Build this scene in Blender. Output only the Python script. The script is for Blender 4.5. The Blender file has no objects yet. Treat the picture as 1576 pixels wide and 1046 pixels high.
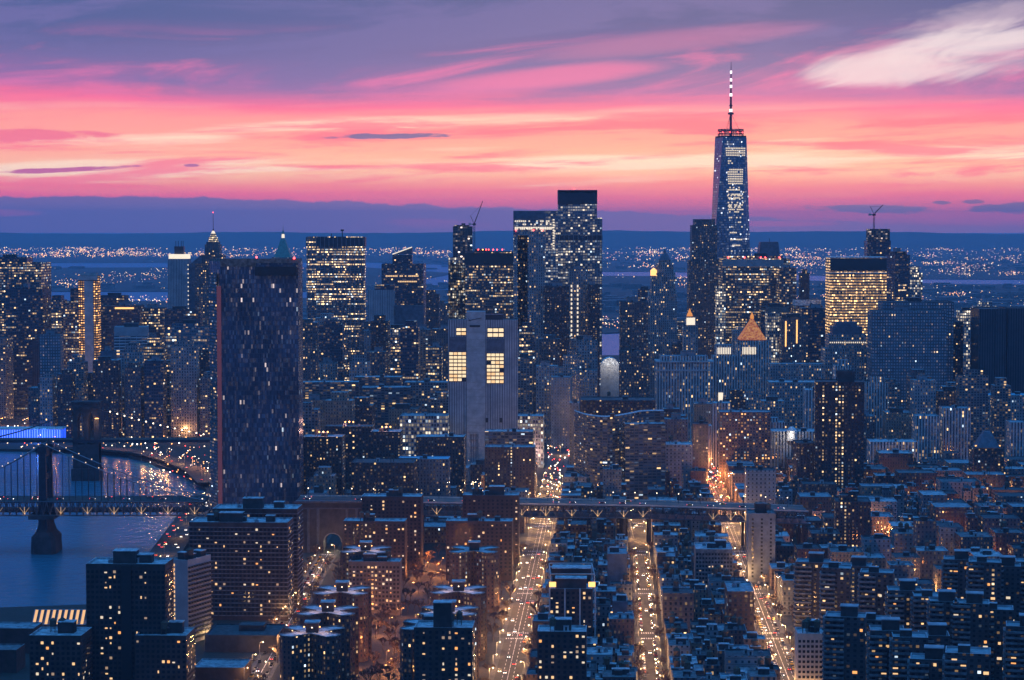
import bpy, math, random
from mathutils import Vector
R = random.Random(11)
S = bpy.context.scene
COL = bpy.context.collection
# ------------------------------------------------------------------ camera
F, CX, CY, CAMZ = 3350.0, 788.0, 523.0, 270.0
PITCH = math.radians(2.99)
cd = bpy.data.cameras.new('camera'); cam = bpy.data.objects.new('camera', cd); COL.objects.link(cam)
cam.location = (0, 0, CAMZ); cam.rotation_euler = (math.radians(90) - PITCH, 0, 0)
cd.sensor_width = 36; cd.lens = F / 1576 * 36; cd.clip_start = 1; cd.clip_end = 200000
S.camera = cam
S.view_settings.view_transform = 'Standard'; S.view_settings.look = 'None'
S.view_settings.exposure = 0; S.view_settings.gamma = 1
S.cycles.max_bounces = 5; S.cycles.diffuse_bounces = 2; S.cycles.glossy_bounces = 2
S.cycles.transmission_bounces = 2; S.cycles.volume_bounces = 1; S.cycles.transparent_max_bounces = 8
S.cycles.use_denoising = True; S.cycles.caustics_reflective = False; S.cycles.caustics_refractive = False
S.cycles.use_light_tree = True; S.cycles.sample_clamp_indirect = 4

def lin(c):
    return tuple((v / 255 / 12.92 if v / 255 <= .04045 else ((v / 255 + .055) / 1.055) ** 2.4) for v in c)

# ------------------------------------------------------------------ node expression helper
class E:
    def __init__(s, nt, sock): s.nt, s.s = nt, sock
    def _m(s, op, *a, clamp=False):
        n = s.nt.nodes.new('ShaderNodeMath'); n.operation = op; n.use_clamp = clamp
        for i, v in enumerate((s,) + a):
            if isinstance(v, E): s.nt.links.new(v.s, n.inputs[i])
            else: n.inputs[i].default_value = v
        return E(s.nt, n.outputs[0])
    def __add__(s, o): return s._m('ADD', o)
    __radd__ = __add__
    def __sub__(s, o): return s._m('SUBTRACT', o)
    def __rsub__(s, o): return (s * -1) + o
    def __mul__(s, o): return s._m('MULTIPLY', o)
    __rmul__ = __mul__
    def __truediv__(s, o): return s._m('DIVIDE', o)
    def lt(s, o): return s._m('LESS_THAN', o)
    def gt(s, o): return s._m('GREATER_THAN', o)
    def floor(s): return s._m('FLOOR')
    def fract(s): return s._m('FRACT')
    def abs(s): return s._m('ABSOLUTE')
    def max(s, o): return s._m('MAXIMUM', o)
    def min(s, o): return s._m('MINIMUM', o)
    def pow(s, o): return s._m('POWER', o)
    def clamp(s): return s._m('ADD', 0.0, clamp=True)
    def step(s, a, b):
        n = s.nt.nodes.new('ShaderNodeMapRange'); n.interpolation_type = 'SMOOTHSTEP'
        s.nt.links.new(s.s, n.inputs[0]); n.inputs[1].default_value = a; n.inputs[2].default_value = b
        return E(s.nt, n.outputs[0])
def comb(nt, x, y, z=0.0):
    n = nt.nodes.new('ShaderNodeCombineXYZ')
    for i, v in enumerate((x, y, z)):
        if isinstance(v, E): nt.links.new(v.s, n.inputs[i])
        else: n.inputs[i].default_value = v
    return E(nt, n.outputs[0])
def sep(nt, v):
    n = nt.nodes.new('ShaderNodeSeparateXYZ'); nt.links.new(v.s, n.inputs[0])
    return [E(nt, n.outputs[i]) for i in range(3)]
def noise(nt, vec, scale, detail=3, rough=.5, dist=0.0):
    n = nt.nodes.new('ShaderNodeTexNoise'); n.inputs['Scale'].default_value = scale
    n.inputs['Detail'].default_value = detail; n.inputs['Roughness'].default_value = rough
    n.inputs['Distortion'].default_value = dist
    if vec is not None: nt.links.new(vec.s, n.inputs['Vector'])
    return E(nt, n.outputs[0])
def white(nt, vec):
    n = nt.nodes.new('ShaderNodeTexWhiteNoise'); n.noise_dimensions = '3D'
    nt.links.new(vec.s, n.inputs['Vector'])
    return E(nt, n.outputs[0]), E(nt, n.outputs[1])
def mixc(nt, fac, a, b, blend='MIX'):
    n = nt.nodes.new('ShaderNodeMix'); n.data_type = 'RGBA'; n.blend_type = blend
    for i, v in ((0, fac), (6, a), (7, b)):
        if isinstance(v, E): nt.links.new(v.s, n.inputs[i])
        elif isinstance(v, (int, float)): n.inputs[i].default_value = v
        else: n.inputs[i].default_value = (*v[:3], 1)
    return E(nt, n.outputs[2])
def ramp(nt, fac, stops):
    n = nt.nodes.new('ShaderNodeValToRGB'); nt.links.new(fac.s, n.inputs[0])
    cr = n.color_ramp
    while len(cr.elements) < len(stops): cr.elements.new(.5)
    for e, (p, c) in zip(cr.elements, stops): e.position = p; e.color = (*c, 1)
    return E(nt, n.outputs[0])

# ------------------------------------------------------------------ world: dusk sky
SUN_EL, SUN_AZ = math.radians(1.0), math.radians(6)
w = bpy.data.worlds.new('World'); S.world = w; w.use_nodes = True
nt = w.node_tree; nt.nodes.clear()
tc = nt.nodes.new('ShaderNodeTexCoord'); D = E(nt, tc.outputs['Generated'])
dx, dy, dz = sep(nt, D)
az = dx._m('ARCTAN2', dy) * 57.2958
el = dz._m('ARCSINE') * 57.2958
U = az * 58.47 + 788; V = 348 - el * 58.47            # degrees scaled; 58.47 units to a degree
un = (U - 788) / 788
wv = comb(nt, U * .0016, V * .011, 3.0)
n1 = noise(nt, wv, 1.0, 4, .55, .3)
n2 = noise(nt, comb(nt, U * .0026, (V + U * .03) * .034, 7.0), 1.0, 8, .66, .45)     # fine horizontal streaks
n3 = noise(nt, comb(nt, U * .0024, (V + U * .10) * .015, 1.5), 1.0, 7, .62, .5)      # slanting upper streaks
Vw = V + (n1 - .5) * 34 + (n2 - .5) * 46 - un * V.step(250, 60) * 16
t = (Vw + 600) / 1000
def st(v): return (v + 600) / 1000
base = ramp(nt, t, [(st(-600), (.055, .165, .48)), (st(-250), (.055, .12, .36)), (st(-20), lin((52, 76, 140))), (st(45), lin((80, 84, 156))),
    (st(100), lin((116, 98, 166))), (st(138), lin((168, 98, 168))), (st(164), lin((250, 100, 152))), (st(190), lin((255, 148, 148))), (st(222), lin((255, 160, 146))),
    (st(252), lin((255, 180, 150))), (st(268), lin((255, 190, 158))), (st(284), lin((255, 140, 132))), (st(300), lin((250, 96, 132))), (st(330), lin((226, 88, 140))), (st(352), lin((150, 92, 150)))])
# bright cream streaks in the pink band
band = V.step(150, 200) * (1 - V.step(285, 306))
n4 = noise(nt, comb(nt, U * .0013, (V + U * .02) * .028, 11.0), 1.0, 4, .55, .2)
base = mixc(nt, n4.step(.50, .66) * band * .85, base, lin((255, 222, 196)))
base = mixc(nt, n2.step(.54, .38) * band * .8, base, lin((250, 92, 132)))
# violet patches and pink streaks above
up = V.step(175, 120)
base = mixc(nt, V.step(150, 40) * U.step(1000, 100) * .6, base, lin((58, 84, 146)))
base = mixc(nt, n3.step(.54, .40) * up * .75, base, lin((104, 98, 166)))
base = mixc(nt, n3.step(.50, .66) * up * (V.step(30, 110)) * .75, base, lin((236, 108, 172)))
def blob(cx, cy, rx, ry, slope, soft=.6, nz=n2, amt=1.0):
    """one named cloud: distance inside a sheared ellipse, frayed by noise"""
    a = (U - cx) / rx; b = (V - cy + (U - cx) * slope) / ry
    d = (a * a + b * b) + (nz - .5) * 2.6 * amt
    return (1 - d.step(1 - soft, 1 + soft))
pk = blob(830, 122, 165, 15, .10, .98, n3, 1.3)
base = mixc(nt, pk * .8, base, lin((240, 112, 172)))
pk = blob(1030, 66, 190, 16, .10, .98, n3, 1.3)
base = mixc(nt, pk * .4, base, lin((225, 118, 172)))
nb = noise(nt, comb(nt, (U + V * .8) * .0065, (V + U * .18) * .022, 5.0), 1.0, 9, .62, .5)
wc = blob(1500, 72, 225, 42, .14, .95, nb, 2.1)
base = mixc(nt, wc * .5, base, lin((224, 196, 214)))
wc = blob(1500, 72, 130, 22, .13, .95, nb, 2.2)
base = mixc(nt, wc * .72, base, lin((248, 230, 234)))
wc = blob(1365, 110, 110, 24, .05, .95, nb, 1.7)
base = mixc(nt, wc * .75, base, lin((244, 218, 224)))
# low violet cloud bank with a ragged top
edge = 303 + (U - 300).max(0) * .034 + (noise(nt, comb(nt, U * .012, 0, 2), 1.0, 5, .6) - .5) * 26 + (U.step(1150, 1330)) * 6
bank = (V - edge).step(-1.5, 2.5) * V.step(420, 400)
gap = blob(1190, 344, 90, 4, 0, .6) + blob(10, 328, 60, 5, 0, .8) * .4 + blob(680, 345, 75, 7, -.04, .8) * .35
base = mixc(nt, bank * (1 - gap.clamp()), base, mixc(nt, U.step(200, 1200), lin((112, 90, 150)), lin((150, 98, 156))))
nf = noise(nt, comb(nt, U * .02, V * .09, 21.0), 1.0, 5, .6, .3)
for (cx, cy, rx, ry, sl, c) in ((600, 210, 92, 4, .02, (104, 88, 148)), (1340, 322, 85, 7, -.02, (128, 92, 142)), (1545, 321, 60, 8, .03, (112, 80, 134)),
        (1440, 313, 14, 3, 0, (120, 80, 136)), (1485, 311, 16, 3.5, 0, (120, 80, 136)), (110, 263, 110, 3.5, .05, (190, 88, 148)), (40, 212, 130, 9, 0, (240, 110, 140)), (298, 256, 12, 2.5, 0, (170, 90, 150))):
    base = mixc(nt, blob(cx, cy, rx, ry, sl, .5, nf, 1.5), base, lin(c))
# the afterglow only fills the sky round the sunset; away from it the dusk is blue
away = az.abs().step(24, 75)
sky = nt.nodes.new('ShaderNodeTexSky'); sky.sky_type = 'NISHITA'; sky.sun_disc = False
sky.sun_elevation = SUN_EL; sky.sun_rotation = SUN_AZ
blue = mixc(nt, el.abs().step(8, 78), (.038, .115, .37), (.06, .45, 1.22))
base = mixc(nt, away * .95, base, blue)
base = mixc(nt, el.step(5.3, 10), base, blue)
nsk = mixc(nt, 1.0, E(nt, sky.outputs[0]), (.010, .016, .03), 'MULTIPLY')
base = mixc(nt, 1.0, base, nsk, 'ADD')
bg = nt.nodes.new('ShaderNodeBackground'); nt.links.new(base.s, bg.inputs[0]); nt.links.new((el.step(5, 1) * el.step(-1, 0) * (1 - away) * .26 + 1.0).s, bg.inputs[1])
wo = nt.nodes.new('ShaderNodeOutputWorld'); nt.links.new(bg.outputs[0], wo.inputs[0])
w.cycles.sampling_method = 'MANUAL'; w.cycles.sample_map_resolution = 1024
# the sun is already down: only a faint wide afterglow from its side
sl = bpy.data.lights.new('sun', 'SUN'); sl.energy = .12; sl.angle = math.radians(14); sl.color = (1, .42, .45)
so = bpy.data.objects.new('sun', sl); COL.objects.link(so)
so.rotation_euler = (math.radians(-86), 0, -SUN_AZ)

# ------------------------------------------------------------------ photo pixel <-> place
cp, sp = math.cos(PITCH), math.sin(PITCH)
def ray(px, py):
    a, b = (px - CX) / F, (CY - py) / F
    return a, cp + b * sp, -sp + b * cp
def G(px, py, z=0.0):
    a, b, c = ray(px, py); t = (z - CAMZ) / c
    return (a * t, b * t)
def AT(px, py, Y):
    a, b, c = ray(px, py)
    return (a * Y / b, Y, CAMZ + c * Y / b)
def XZ(px, Y, py=700): return AT(px, py, Y)[0]
def PIX(x, y, z):
    dz = z - CAMZ; f = y * cp - dz * sp; u = y * sp + dz * cp
    return CX + F * x / f, CY - F * u / f

# ------------------------------------------------------------------ mesh builder
class MB:
    def __init__(s): s.v = []; s.f = []; s.uv = []; s.m = []
    def face(s, pts, m=0, uv=None):
        i = len(s.v); s.v += pts; s.f.append(tuple(range(i, i + len(pts)))); s.m.append(m)
        s.uv += uv if uv else [(0, 0)] * len(pts)
    def prism(s, poly, z0, z1, m=0, rm=1, cw=0, top=True, poly2=None, par=0, bottom=False, u0=None):
        """walls round poly (counter-clockwise), UV in metres snapped to whole bays"""
        q = poly2 or poly; n = len(poly)
        u0 = R.randint(0, 4000) * (cw or 1) if u0 is None else u0
        for i in range(n):
            a, b = poly[i], poly[(i + 1) % n]; c, d = q[(i + 1) % n], q[i]
            L = math.hypot(b[0] - a[0], b[1] - a[1]); Lu = max(1, round(L / cw)) * cw if cw else L
            s.face([(a[0], a[1], z0), (b[0], b[1], z0), (c[0], c[1], z1), (d[0], d[1], z1)], m,
                   [(u0, z0), (u0 + Lu, z0), (u0 + Lu, z1), (u0, z1)])
            u0 += Lu + 7 * (cw or 1)
        if top:
            if par:
                cx = sum(p[0] for p in q) / n; cy = sum(p[1] for p in q) / n
                rr = max(math.hypot(p[0] - cx, p[1] - cy) for p in q); k = 1 - .7 / rr
                ins = [(cx + (p[0] - cx) * k, cy + (p[1] - cy) * k) for p in q]
                for i in range(n):
                    a, b, c, d = q[i], q[(i + 1) % n], ins[(i + 1) % n], ins[i]
                    s.face([(a[0], a[1], z1), (b[0], b[1], z1), (c[0], c[1], z1), (d[0], d[1], z1)], rm)
                    s.face([(d[0], d[1], z1), (c[0], c[1], z1), (c[0], c[1], z1 - par), (d[0], d[1], z1 - par)], rm)
                s.face([(p[0], p[1], z1 - par) for p in ins], rm)
            else: s.face([(p[0], p[1], z1) for p in q], rm)
        if bottom: s.face([(p[0], p[1], z0) for p in reversed(poly)], rm)
    def box(s, cx, cy, w, d, z0, z1, rot=0, m=0, rm=None, cw=0, par=0, bottom=False):
        s.prism(rect(cx, cy, w, d, rot), z0, z1, m, m if rm is None else rm, cw, par=par, bottom=bottom)
    def cyl(s, cx, cy, r, z0, z1, n=10, m=0, r2=None, bottom=False):
        s.prism(ngon(cx, cy, r, n), z0, z1, m, m, poly2=ngon(cx, cy, r if r2 is None else max(r2, .001), n), bottom=bottom)
    def bar(s, a, b, r, m=0, n=4):
        a, b = Vector(a), Vector(b); d = (b - a).normalized()
        u = d.orthogonal().normalized(); v = d.cross(u)
        ra = [a + (u * math.cos(t) + v * math.sin(t)) * r for t in [2 * math.pi * (k + .5) / n for k in range(n)]]
        rb = [p + (b - a) for p in ra]
        for i in range(n): s.face([tuple(ra[i]), tuple(ra[(i + 1) % n]), tuple(rb[(i + 1) % n]), tuple(rb[i])], m)
        s.face([tuple(p) for p in reversed(ra)], m); s.face([tuple(p) for p in rb], m)
    def ball(s, c, r, m=0, n=6):
        for i in range(n // 2):
            t0, t1 = math.pi * i / (n // 2), math.pi * (i + 1) / (n // 2)
            for j in range(n):
                a0, a1 = 2 * math.pi * j / n, 2 * math.pi * (j + 1) / n
                P = lambda t, a: (c[0] + r * math.sin(t) * math.cos(a), c[1] + r * math.sin(t) * math.sin(a), c[2] + r * math.cos(t))
                s.face([P(t0, a0), P(t1, a0), P(t1, a1), P(t0, a1)], m)
    def mesh(s, name, mats):
        me = bpy.data.meshes.new(name); me.from_pydata(s.v, [], s.f)
        for mt in (mats if isinstance(mats, (list, tuple)) else [mats]): me.materials.append(mt)
        me.polygons.foreach_set('material_index', s.m)
        l = me.uv_layers.new(name='UVMap'); l.data.foreach_set('uv', [c for p in s.uv for c in p])
        me.update(); return me
    def build(s, name, mats, parent=None, loc=None):
        o = bpy.data.objects.new(name, s.mesh(name, mats)); COL.objects.link(o)
        if parent: o.parent = parent
        if loc: o.location = loc
        return o
def rect(cx, cy, w, d, rot=0):
    c, s_ = math.cos(rot), math.sin(rot)
    return [(cx + x * c - y * s_, cy + x * s_ + y * c) for x, y in ((-w / 2, -d / 2), (w / 2, -d / 2), (w / 2, d / 2), (-w / 2, d / 2))]
def ngon(cx, cy, r, n, a0=0.0):
    return [(cx + r * math.cos(a0 + 2 * math.pi * k / n), cy + r * math.sin(a0 + 2 * math.pi * k / n)) for k in range(n)]
LABELS = set()
def tag(o, label=None, cat=None, group=None, kind=None):
    if label:
        o['label'] = label
        if label in LABELS: print('DUP LABEL', label)
        LABELS.add(label)
        if len(label.split()) > 16: print('LONG LABEL', label)
    if cat: o['category'] = cat
    if group: o['group'] = group
    if kind: o['kind'] = kind
    return o
def obj(name, mesh, parent=None, loc=(0, 0, 0)):
    o = bpy.data.objects.new(name, mesh); COL.objects.link(o); o.location = loc
    if parent: o.parent = parent
    return o
def empty(name, loc=(0, 0, 0)):
    o = bpy.data.objects.new(name, None); COL.objects.link(o); o.location = loc; o.empty_display_size = 1
    return o
ORD = ['nearest', 'second', 'third', 'fourth', 'fifth', 'sixth', 'seventh', 'eighth', 'ninth', 'tenth', 'eleventh', 'twelfth']
def ordn(n):
    if n < 12: return ORD[n]
    n += 1
    return '%d%s' % (n, 'th' if 10 < n % 100 < 20 else {1: 'st', 2: 'nd', 3: 'rd'}.get(n % 10, 'th'))

# ------------------------------------------------------------------ materials
def newmat(name):
    m = bpy.data.materials.new(name); m.use_nodes = True; nt = m.node_tree
    b = nt.nodes['Principled BSDF']; return m, nt, b
def plain(name, col, rough=.8, metal=0.0, var=.25, sc=.15):
    m, nt, b = newmat(name)
    tcn = nt.nodes.new('ShaderNodeTexCoord'); n = noise(nt, E(nt, tcn.outputs['Object']), sc, 5, .65)
    c = mixc(nt, n.step(.3, .7), tuple(v * (1 - var) for v in col), tuple(min(1, v * (1 + var)) for v in col))
    nt.links.new(c.s, b.inputs['Base Color']); b.inputs['Roughness'].default_value = rough; b.inputs['Metallic'].default_value = metal
    return m
LK, SK, DIM = .85, .85, .24
def glow(name, col, s, sample=False):
    m, nt, b = newmat(name)
    b.inputs['Base Color'].default_value = (*[c * .3 for c in col], 1)
    b.inputs['Emission Color'].default_value = (*col, 1); b.inputs['Emission Strength'].default_value = s
    m.cycles.emission_sampling = 'AUTO' if sample else 'NONE'
    return m
WM = {}
WARM = (1.0, .60, .25); PALE = (1.0, .80, .52); AMBER = (1.0, .42, .10); COOL = (.85, .92, 1.0)
def facade(name, wall, glass=(.02, .03, .05), cw=3.2, ch=3.2, fx=.45, fz=.5, lit=.12, col=WARM, col2=PALE, s=1.6, rows=.0, rowp=.8,
           seg=7, colp=0.0, rough=.85, grough=.12, tint=.0, pier=0, bandz=0, var=.3, spandrel=None, wrough=None):
    """wall with a grid of panes, some lit: UV is in metres. rows = share of floors lit nearly whole, colp = share of bays that stay lit"""
    m, nt, b = newmat(name)
    uv = nt.nodes.new('ShaderNodeUVMap'); u, v, _ = sep(nt, E(nt, uv.outputs[0]))
    cu, cv = u / cw, v / ch
    iu, iv = cu.floor(), cv.floor(); fu, fv = cu.fract(), cv.fract()
    win = (fu - .5).abs().lt(fx / 2) * (fv - .5).abs().lt(fz / 2)
    r1, rc = white(nt, comb(nt, iu, iv, 0.3)); cr, cg, cb = sep(nt, rc)
    lit = lit * (LK if lit < .5 else 1); colp = colp * .8; rows = rows * (.9 if rows < .5 else 1)
    p = lit
    if rows:
        r2, _ = white(nt, comb(nt, (iu / seg).floor(), iv, 5.7)); r3, _ = white(nt, comb(nt, (iu / 60).floor(), iv, 9.1))
        p = (r2 * .5 + r3 * .5).lt(rows) * (rowp - lit) + lit
    if colp:
        r4, _ = white(nt, comb(nt, iu, 1.5, 2.2)); q = r4.lt(colp) * .45
        p = q + p
    blind = ((fv - (.5 - fz / 2)) / fz).gt(cr * .95 - .35)
    on = r1.lt(p) * win * blind
    tcn = nt.nodes.new('ShaderNodeTexCoord'); ob = E(nt, tcn.outputs['Object'])
    dirt = noise(nt, ob, .06, 5, .65)
    wc = mixc(nt, dirt.step(.3, .7), tuple(x * (1 - var) for x in wall), tuple(x * (1 + var) for x in wall))
    if spandrel: wc = mixc(nt, (fu - .5).abs().lt(fx / 2), wc, spandrel)
    if tint:
        gc = mixc(nt, (cg.pow(3.0)) * tint, glass, (.30, .38, .5))
        gc = mixc(nt, cb.step(.5, 1) * tint * .6, gc, (.01, .012, .02))
    if tint >= .6:
        big = noise(nt, comb(nt, u * .03, v * .018, 1.0), 1.0, 3, .5); gc = mixc(nt, big.step(.35, .7) * .7, gc, (.012, .016, .028))
    if not tint: gc = mixc(nt, cg, tuple(x * .6 for x in glass), tuple(x * 1.6 for x in glass))
    if ch < 100: wc = mixc(nt, fv.lt(.11) * .45, wc, (.015, .017, .022))
    c = mixc(nt, win, wc, gc)
    nt.links.new(c.s, b.inputs['Base Color'])
    nt.links.new((win * (grough - rough) + rough).s, b.inputs['Roughness'])
    ec = mixc(nt, cr, col, col2)
    if lit < .5: ec = mixc(nt, cg.gt(.88), ec, (.72, .88, 1.0))
    dimw = r1.lt(p + DIM) * win * (cr * .16 + .03) * ((.3 if tint >= .6 else 1) if s else 0)
    nt.links.new(ec.s, b.inputs['Emission Color'])
    nt.links.new((dimw + on * (cb * cb * cb * cb * 2.0 + .16) * (s * SK)).s, b.inputs['Emission Strength'])
    m.cycles.emission_sampling = 'NONE'
    WM[name] = (m, cw, ch); return m
facade('brick_umber', (.075, .048, .045), lit=.10, cw=3.3, ch=3.0, s=1.5)
facade('brick_project', (.085, .055, .05), lit=.11, cw=3.0, ch=2.9, fx=.4, fz=.5, s=1.5, colp=.12)
facade('brick_red', (.12, .075, .07), lit=.07, cw=2.6, ch=3.4, fx=.38, fz=.5, s=1.1)
facade('brick_tan', (.24, .19, .15), lit=.08, cw=2.8, ch=3.4, fx=.4, fz=.5, s=1.1)
facade('stucco_grey', (.16, .165, .18), lit=.07, cw=3.0, ch=3.4, fx=.4, fz=.5, s=1.1)
facade('stucco_pale', (.26, .27, .29), lit=.05, cw=3.6, ch=3.6, fx=.35, fz=.42, s=1.1)
facade('stone_pale', (.50, .50, .50), glass=(.02, .025, .04), lit=.08, cw=3.4, ch=3.8, fx=.42, fz=.72, s=1.4, colp=.05, spandrel=(.12, .12, .13))
facade('stone_grey', (.28, .28, .29), lit=.13, cw=3.2, ch=3.7, fx=.45, fz=.55, s=1.4)
facade('stone_brown', (.14, .11, .11), lit=.14, cw=3.2, ch=3.6, fx=.42, fz=.5, s=1.4)
facade('slab_balcony', (.15, .13, .125), lit=.11, cw=4.2, ch=2.9, fx=.86, fz=.5, s=1.3, tint=.4)
facade('slab_grid', (.20, .19, .19), lit=.12, cw=3.4, ch=3.0, fx=.66, fz=.55, s=1.4)
facade('glass_blue', (.16, .19, .23), glass=(.06, .09, .13), lit=.10, cw=3.0, ch=4.0, fx=.86, fz=.62, s=1.5, rows=.22, rough=.4, tint=.25)
facade('glass_dark', (.05, .06, .085), glass=(.025, .035, .055), lit=.06, cw=3.0, ch=4.0, fx=.8, fz=.5, s=1.5, rows=.15, rough=.35, seg=5)
facade('glass_grid', (.20, .21, .24), glass=(.06, .08, .12), lit=.30, cw=3.6, ch=3.9, fx=.78, fz=.6, s=1.0, col=PALE, col2=COOL, rows=.3, rowp=.75, rough=.4)
facade('office_lit', (.15, .14, .16), glass=(.03, .03, .04), lit=.12, cw=2.2, ch=4.1, fx=.8, fz=.5, s=2.6, rows=.46, rowp=.86, seg=12, col=WARM, col2=PALE, rough=.5)
facade('office_gold', (.14, .11, .09), glass=(.04, .035, .03), lit=.7, cw=2.6, ch=4.3, fx=.82, fz=.55, s=2.2, rows=.7, rowp=.99, seg=40, col=(1, .52, .18), col2=(1, .66, .32), rough=.5)
facade('office_mixed', (.12, .11, .12), glass=(.03, .03, .04), lit=.28, cw=2.8, ch=4.0, fx=.78, fz=.5, s=1.7, rows=.32, rowp=.8, seg=6, rough=.5)
facade('office_white', (.30, .29, .30), glass=(.04, .04, .05), lit=.42, cw=3.0, ch=4.2, fx=.7, fz=.66, s=1.5, col=PALE, col2=(1, .9, .75), rows=.3, rowp=.9)
facade('lattice_white', (.55, .56, .58), glass=(.03, .04, .06), lit=.06, cw=8.0, ch=4.0, fx=.95, fz=.55, s=1.5, rows=.12)
facade('amber_balcony', (.10, .07, .06), lit=.80, cw=3.2, ch=3.4, fx=.62, fz=.5, s=2.6, col=AMBER, col2=(1, .55, .2))
facade('pane_mosaic', (.07, .085, .13), glass=(.065, .09, .155), lit=.035, cw=1.5, ch=4.2, fx=.88, fz=.9, s=.6, col=(1, .8, .75), col2=COOL, tint=.6, rough=.3, grough=.2)
facade('fed_grid', (.14, .15, .17), glass=(.40, .42, .48), lit=.03, cw=3.4, ch=3.9, fx=.4, fz=.5, s=1.5, rows=.10, rowp=.6, seg=4, tint=.3)
facade('ribbed_dark', (.055, .055, .065), glass=(.02, .02, .028), lit=.0, cw=3.2, ch=400, fx=.35, fz=1, s=0)
facade('ribbed_pale', (.40, .40, .42), glass=(.16, .16, .19), lit=.0, cw=2.6, ch=400, fx=.4, fz=1, s=0, grough=.7)
facade('tower_glass', (.16, .20, .27), glass=(.13, .18, .27), lit=.05, cw=3.0, ch=4.1, fx=.9, fz=.62, s=1.5, col=COOL, col2=PALE, rows=.16, rowp=.55, seg=5, rough=.25, grough=.1)
facade('bare_frame', (.10, .09, .09), glass=(.012, .012, .018), lit=.14, cw=4.0, ch=3.6, fx=.75, fz=.6, s=2.2, col=(1, .75, .6), col2=(1, .9, .85), grough=.8)
FLAT = {
    'roof_silver': plain('roof_silver', (.42, .44, .46), .6, 0, .55, .3), 'roof_blue': plain('roof_blue', (.26, .30, .33), .7, 0, .55, .3),
    'roof_dark': plain('roof_dark', (.07, .072, .08), .8, 0, .55, .3), 'roof_mid': plain('roof_mid', (.15, .155, .165), .8, 0, .55, .3),
    'roof_white': plain('roof_white', (.62, .63, .64), .7, 0, .55, .3), 'roof_tan': plain('roof_tan', (.2, .16, .14), .8, 0, .55, .3),
    'concrete': plain('concrete', (.42, .42, .43), .8, 0, .22, .12), 'blank_blue': plain('blank_blue', (.30, .32, .35), .75, 0, .2, .05),
    'steel': plain('steel', (.022, .028, .045), .5, .2, .3, .3), 'steel_grey': plain('steel_grey', (.22, .24, .27), .5, .3, .3, .3),
    'masonry': plain('masonry', (.05, .047, .052), .9, 0, .4, .12), 'wood': plain('wood', (.10, .07, .05), .9, 0, .3, 1),
    'copper_green': plain('copper_green', (.10, .30, .28), .7, 0, .25, .3), 'dark_metal': plain('dark_metal', (.03, .03, .035), .6, .2, .2, 1),
    'slate': plain('slate', (.10, .12, .16), .5, 0, .3, .2), 'bark': plain('bark', (.10, .07, .055), .9, 0, .3, 1), 'brick_face': plain('brick_face', (.055, .04, .04), .9, 0, .3, .2),
}
LITE = {
    'lamp_white': glow('lamp_white', (1, .74, .48), 5), 'lamp_amber': glow('lamp_amber', (1, .42, .12), 5), 'lamp_red': glow('lamp_red', (1, .06, .06), 9),
    'win_warm': glow('win_warm', (1, .60, .27), 1.15), 'win_pale': glow('win_pale', (1, .80, .55), .9), 'win_amber': glow('win_amber', (1, .42, .12), 1.3),
    'crown_white': glow('crown_white', (1, .84, .62), 1.15), 'gold': glow('gold', (1, .36, .06), .8), 'red_strip': glow('red_strip', (.6, .18, .22), .13),
    'blue_neon': glow('blue_neon', (.02, .10, 1), 1.3), 'blue_white': glow('blue_white', (.25, .4, 1), 1.7), 'head': glow('head', (1, .9, .8), 7), 'tail': glow('tail', (1, .07, .05), 5),
    'crown_amber': glow('crown_amber', (1, .5, .15), 2.0), 'truss_glow': glow('truss_glow', (1, .66, .36), .42), 'sign_pink': glow('sign_pink', (1, .15, .35), 1.8), 'sign_white': glow('sign_white', (.5, .55, .8), .7),
}
LITE['f_white'] = glow('far_white', (1, .74, .46), 3.0); LITE['f_warm'] = glow('far_warm', (1, .55, .22), 3.2); LITE['f_amber'] = glow('far_amber', (1, .36, .12), 2.6); LITE['f_rose'] = glow('far_rose', (1, .5, .5), 2.2)
FLAT['pale_stone'] = plain('pale_stone', (.42, .38, .35), .85, 0, .15, .2)
facade('brick_amber', (.05, .035, .035), lit=.05, cw=3.2, ch=3.0, fx=.45, fz=.55, s=2.2, colp=.4)
facade('brick_lit', (.17, .12, .11), lit=.30, cw=3.2, ch=3.1, fx=.5, fz=.5, s=1.8, col=AMBER, col2=PALE)
HAZE = 3.6e-5
facade('crown_tiers', (.3, .22, .15), lit=.95, cw=2.2, ch=3.2, fx=.6, fz=.6, s=2.6, col=(1, .7, .35))
FLAT['truss_steel'] = plain('truss_steel', (.075, .085, .11), .6, .2, .3, .3)
LITE['win_dim'] = glow('win_dim', (1, .66, .40), .38)
FLAT['joint'] = plain('joint', (.30, .30, .31), .8, 0, .1, .2)
FLAT['wall_taupe'] = plain('wall_taupe', (.11, .10, .105), .9, 0, .25, .2)
FLAT['wall_grey_blue'] = plain('wall_grey_blue', (.17, .19, .22), .85, 0, .3, .12)
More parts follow.
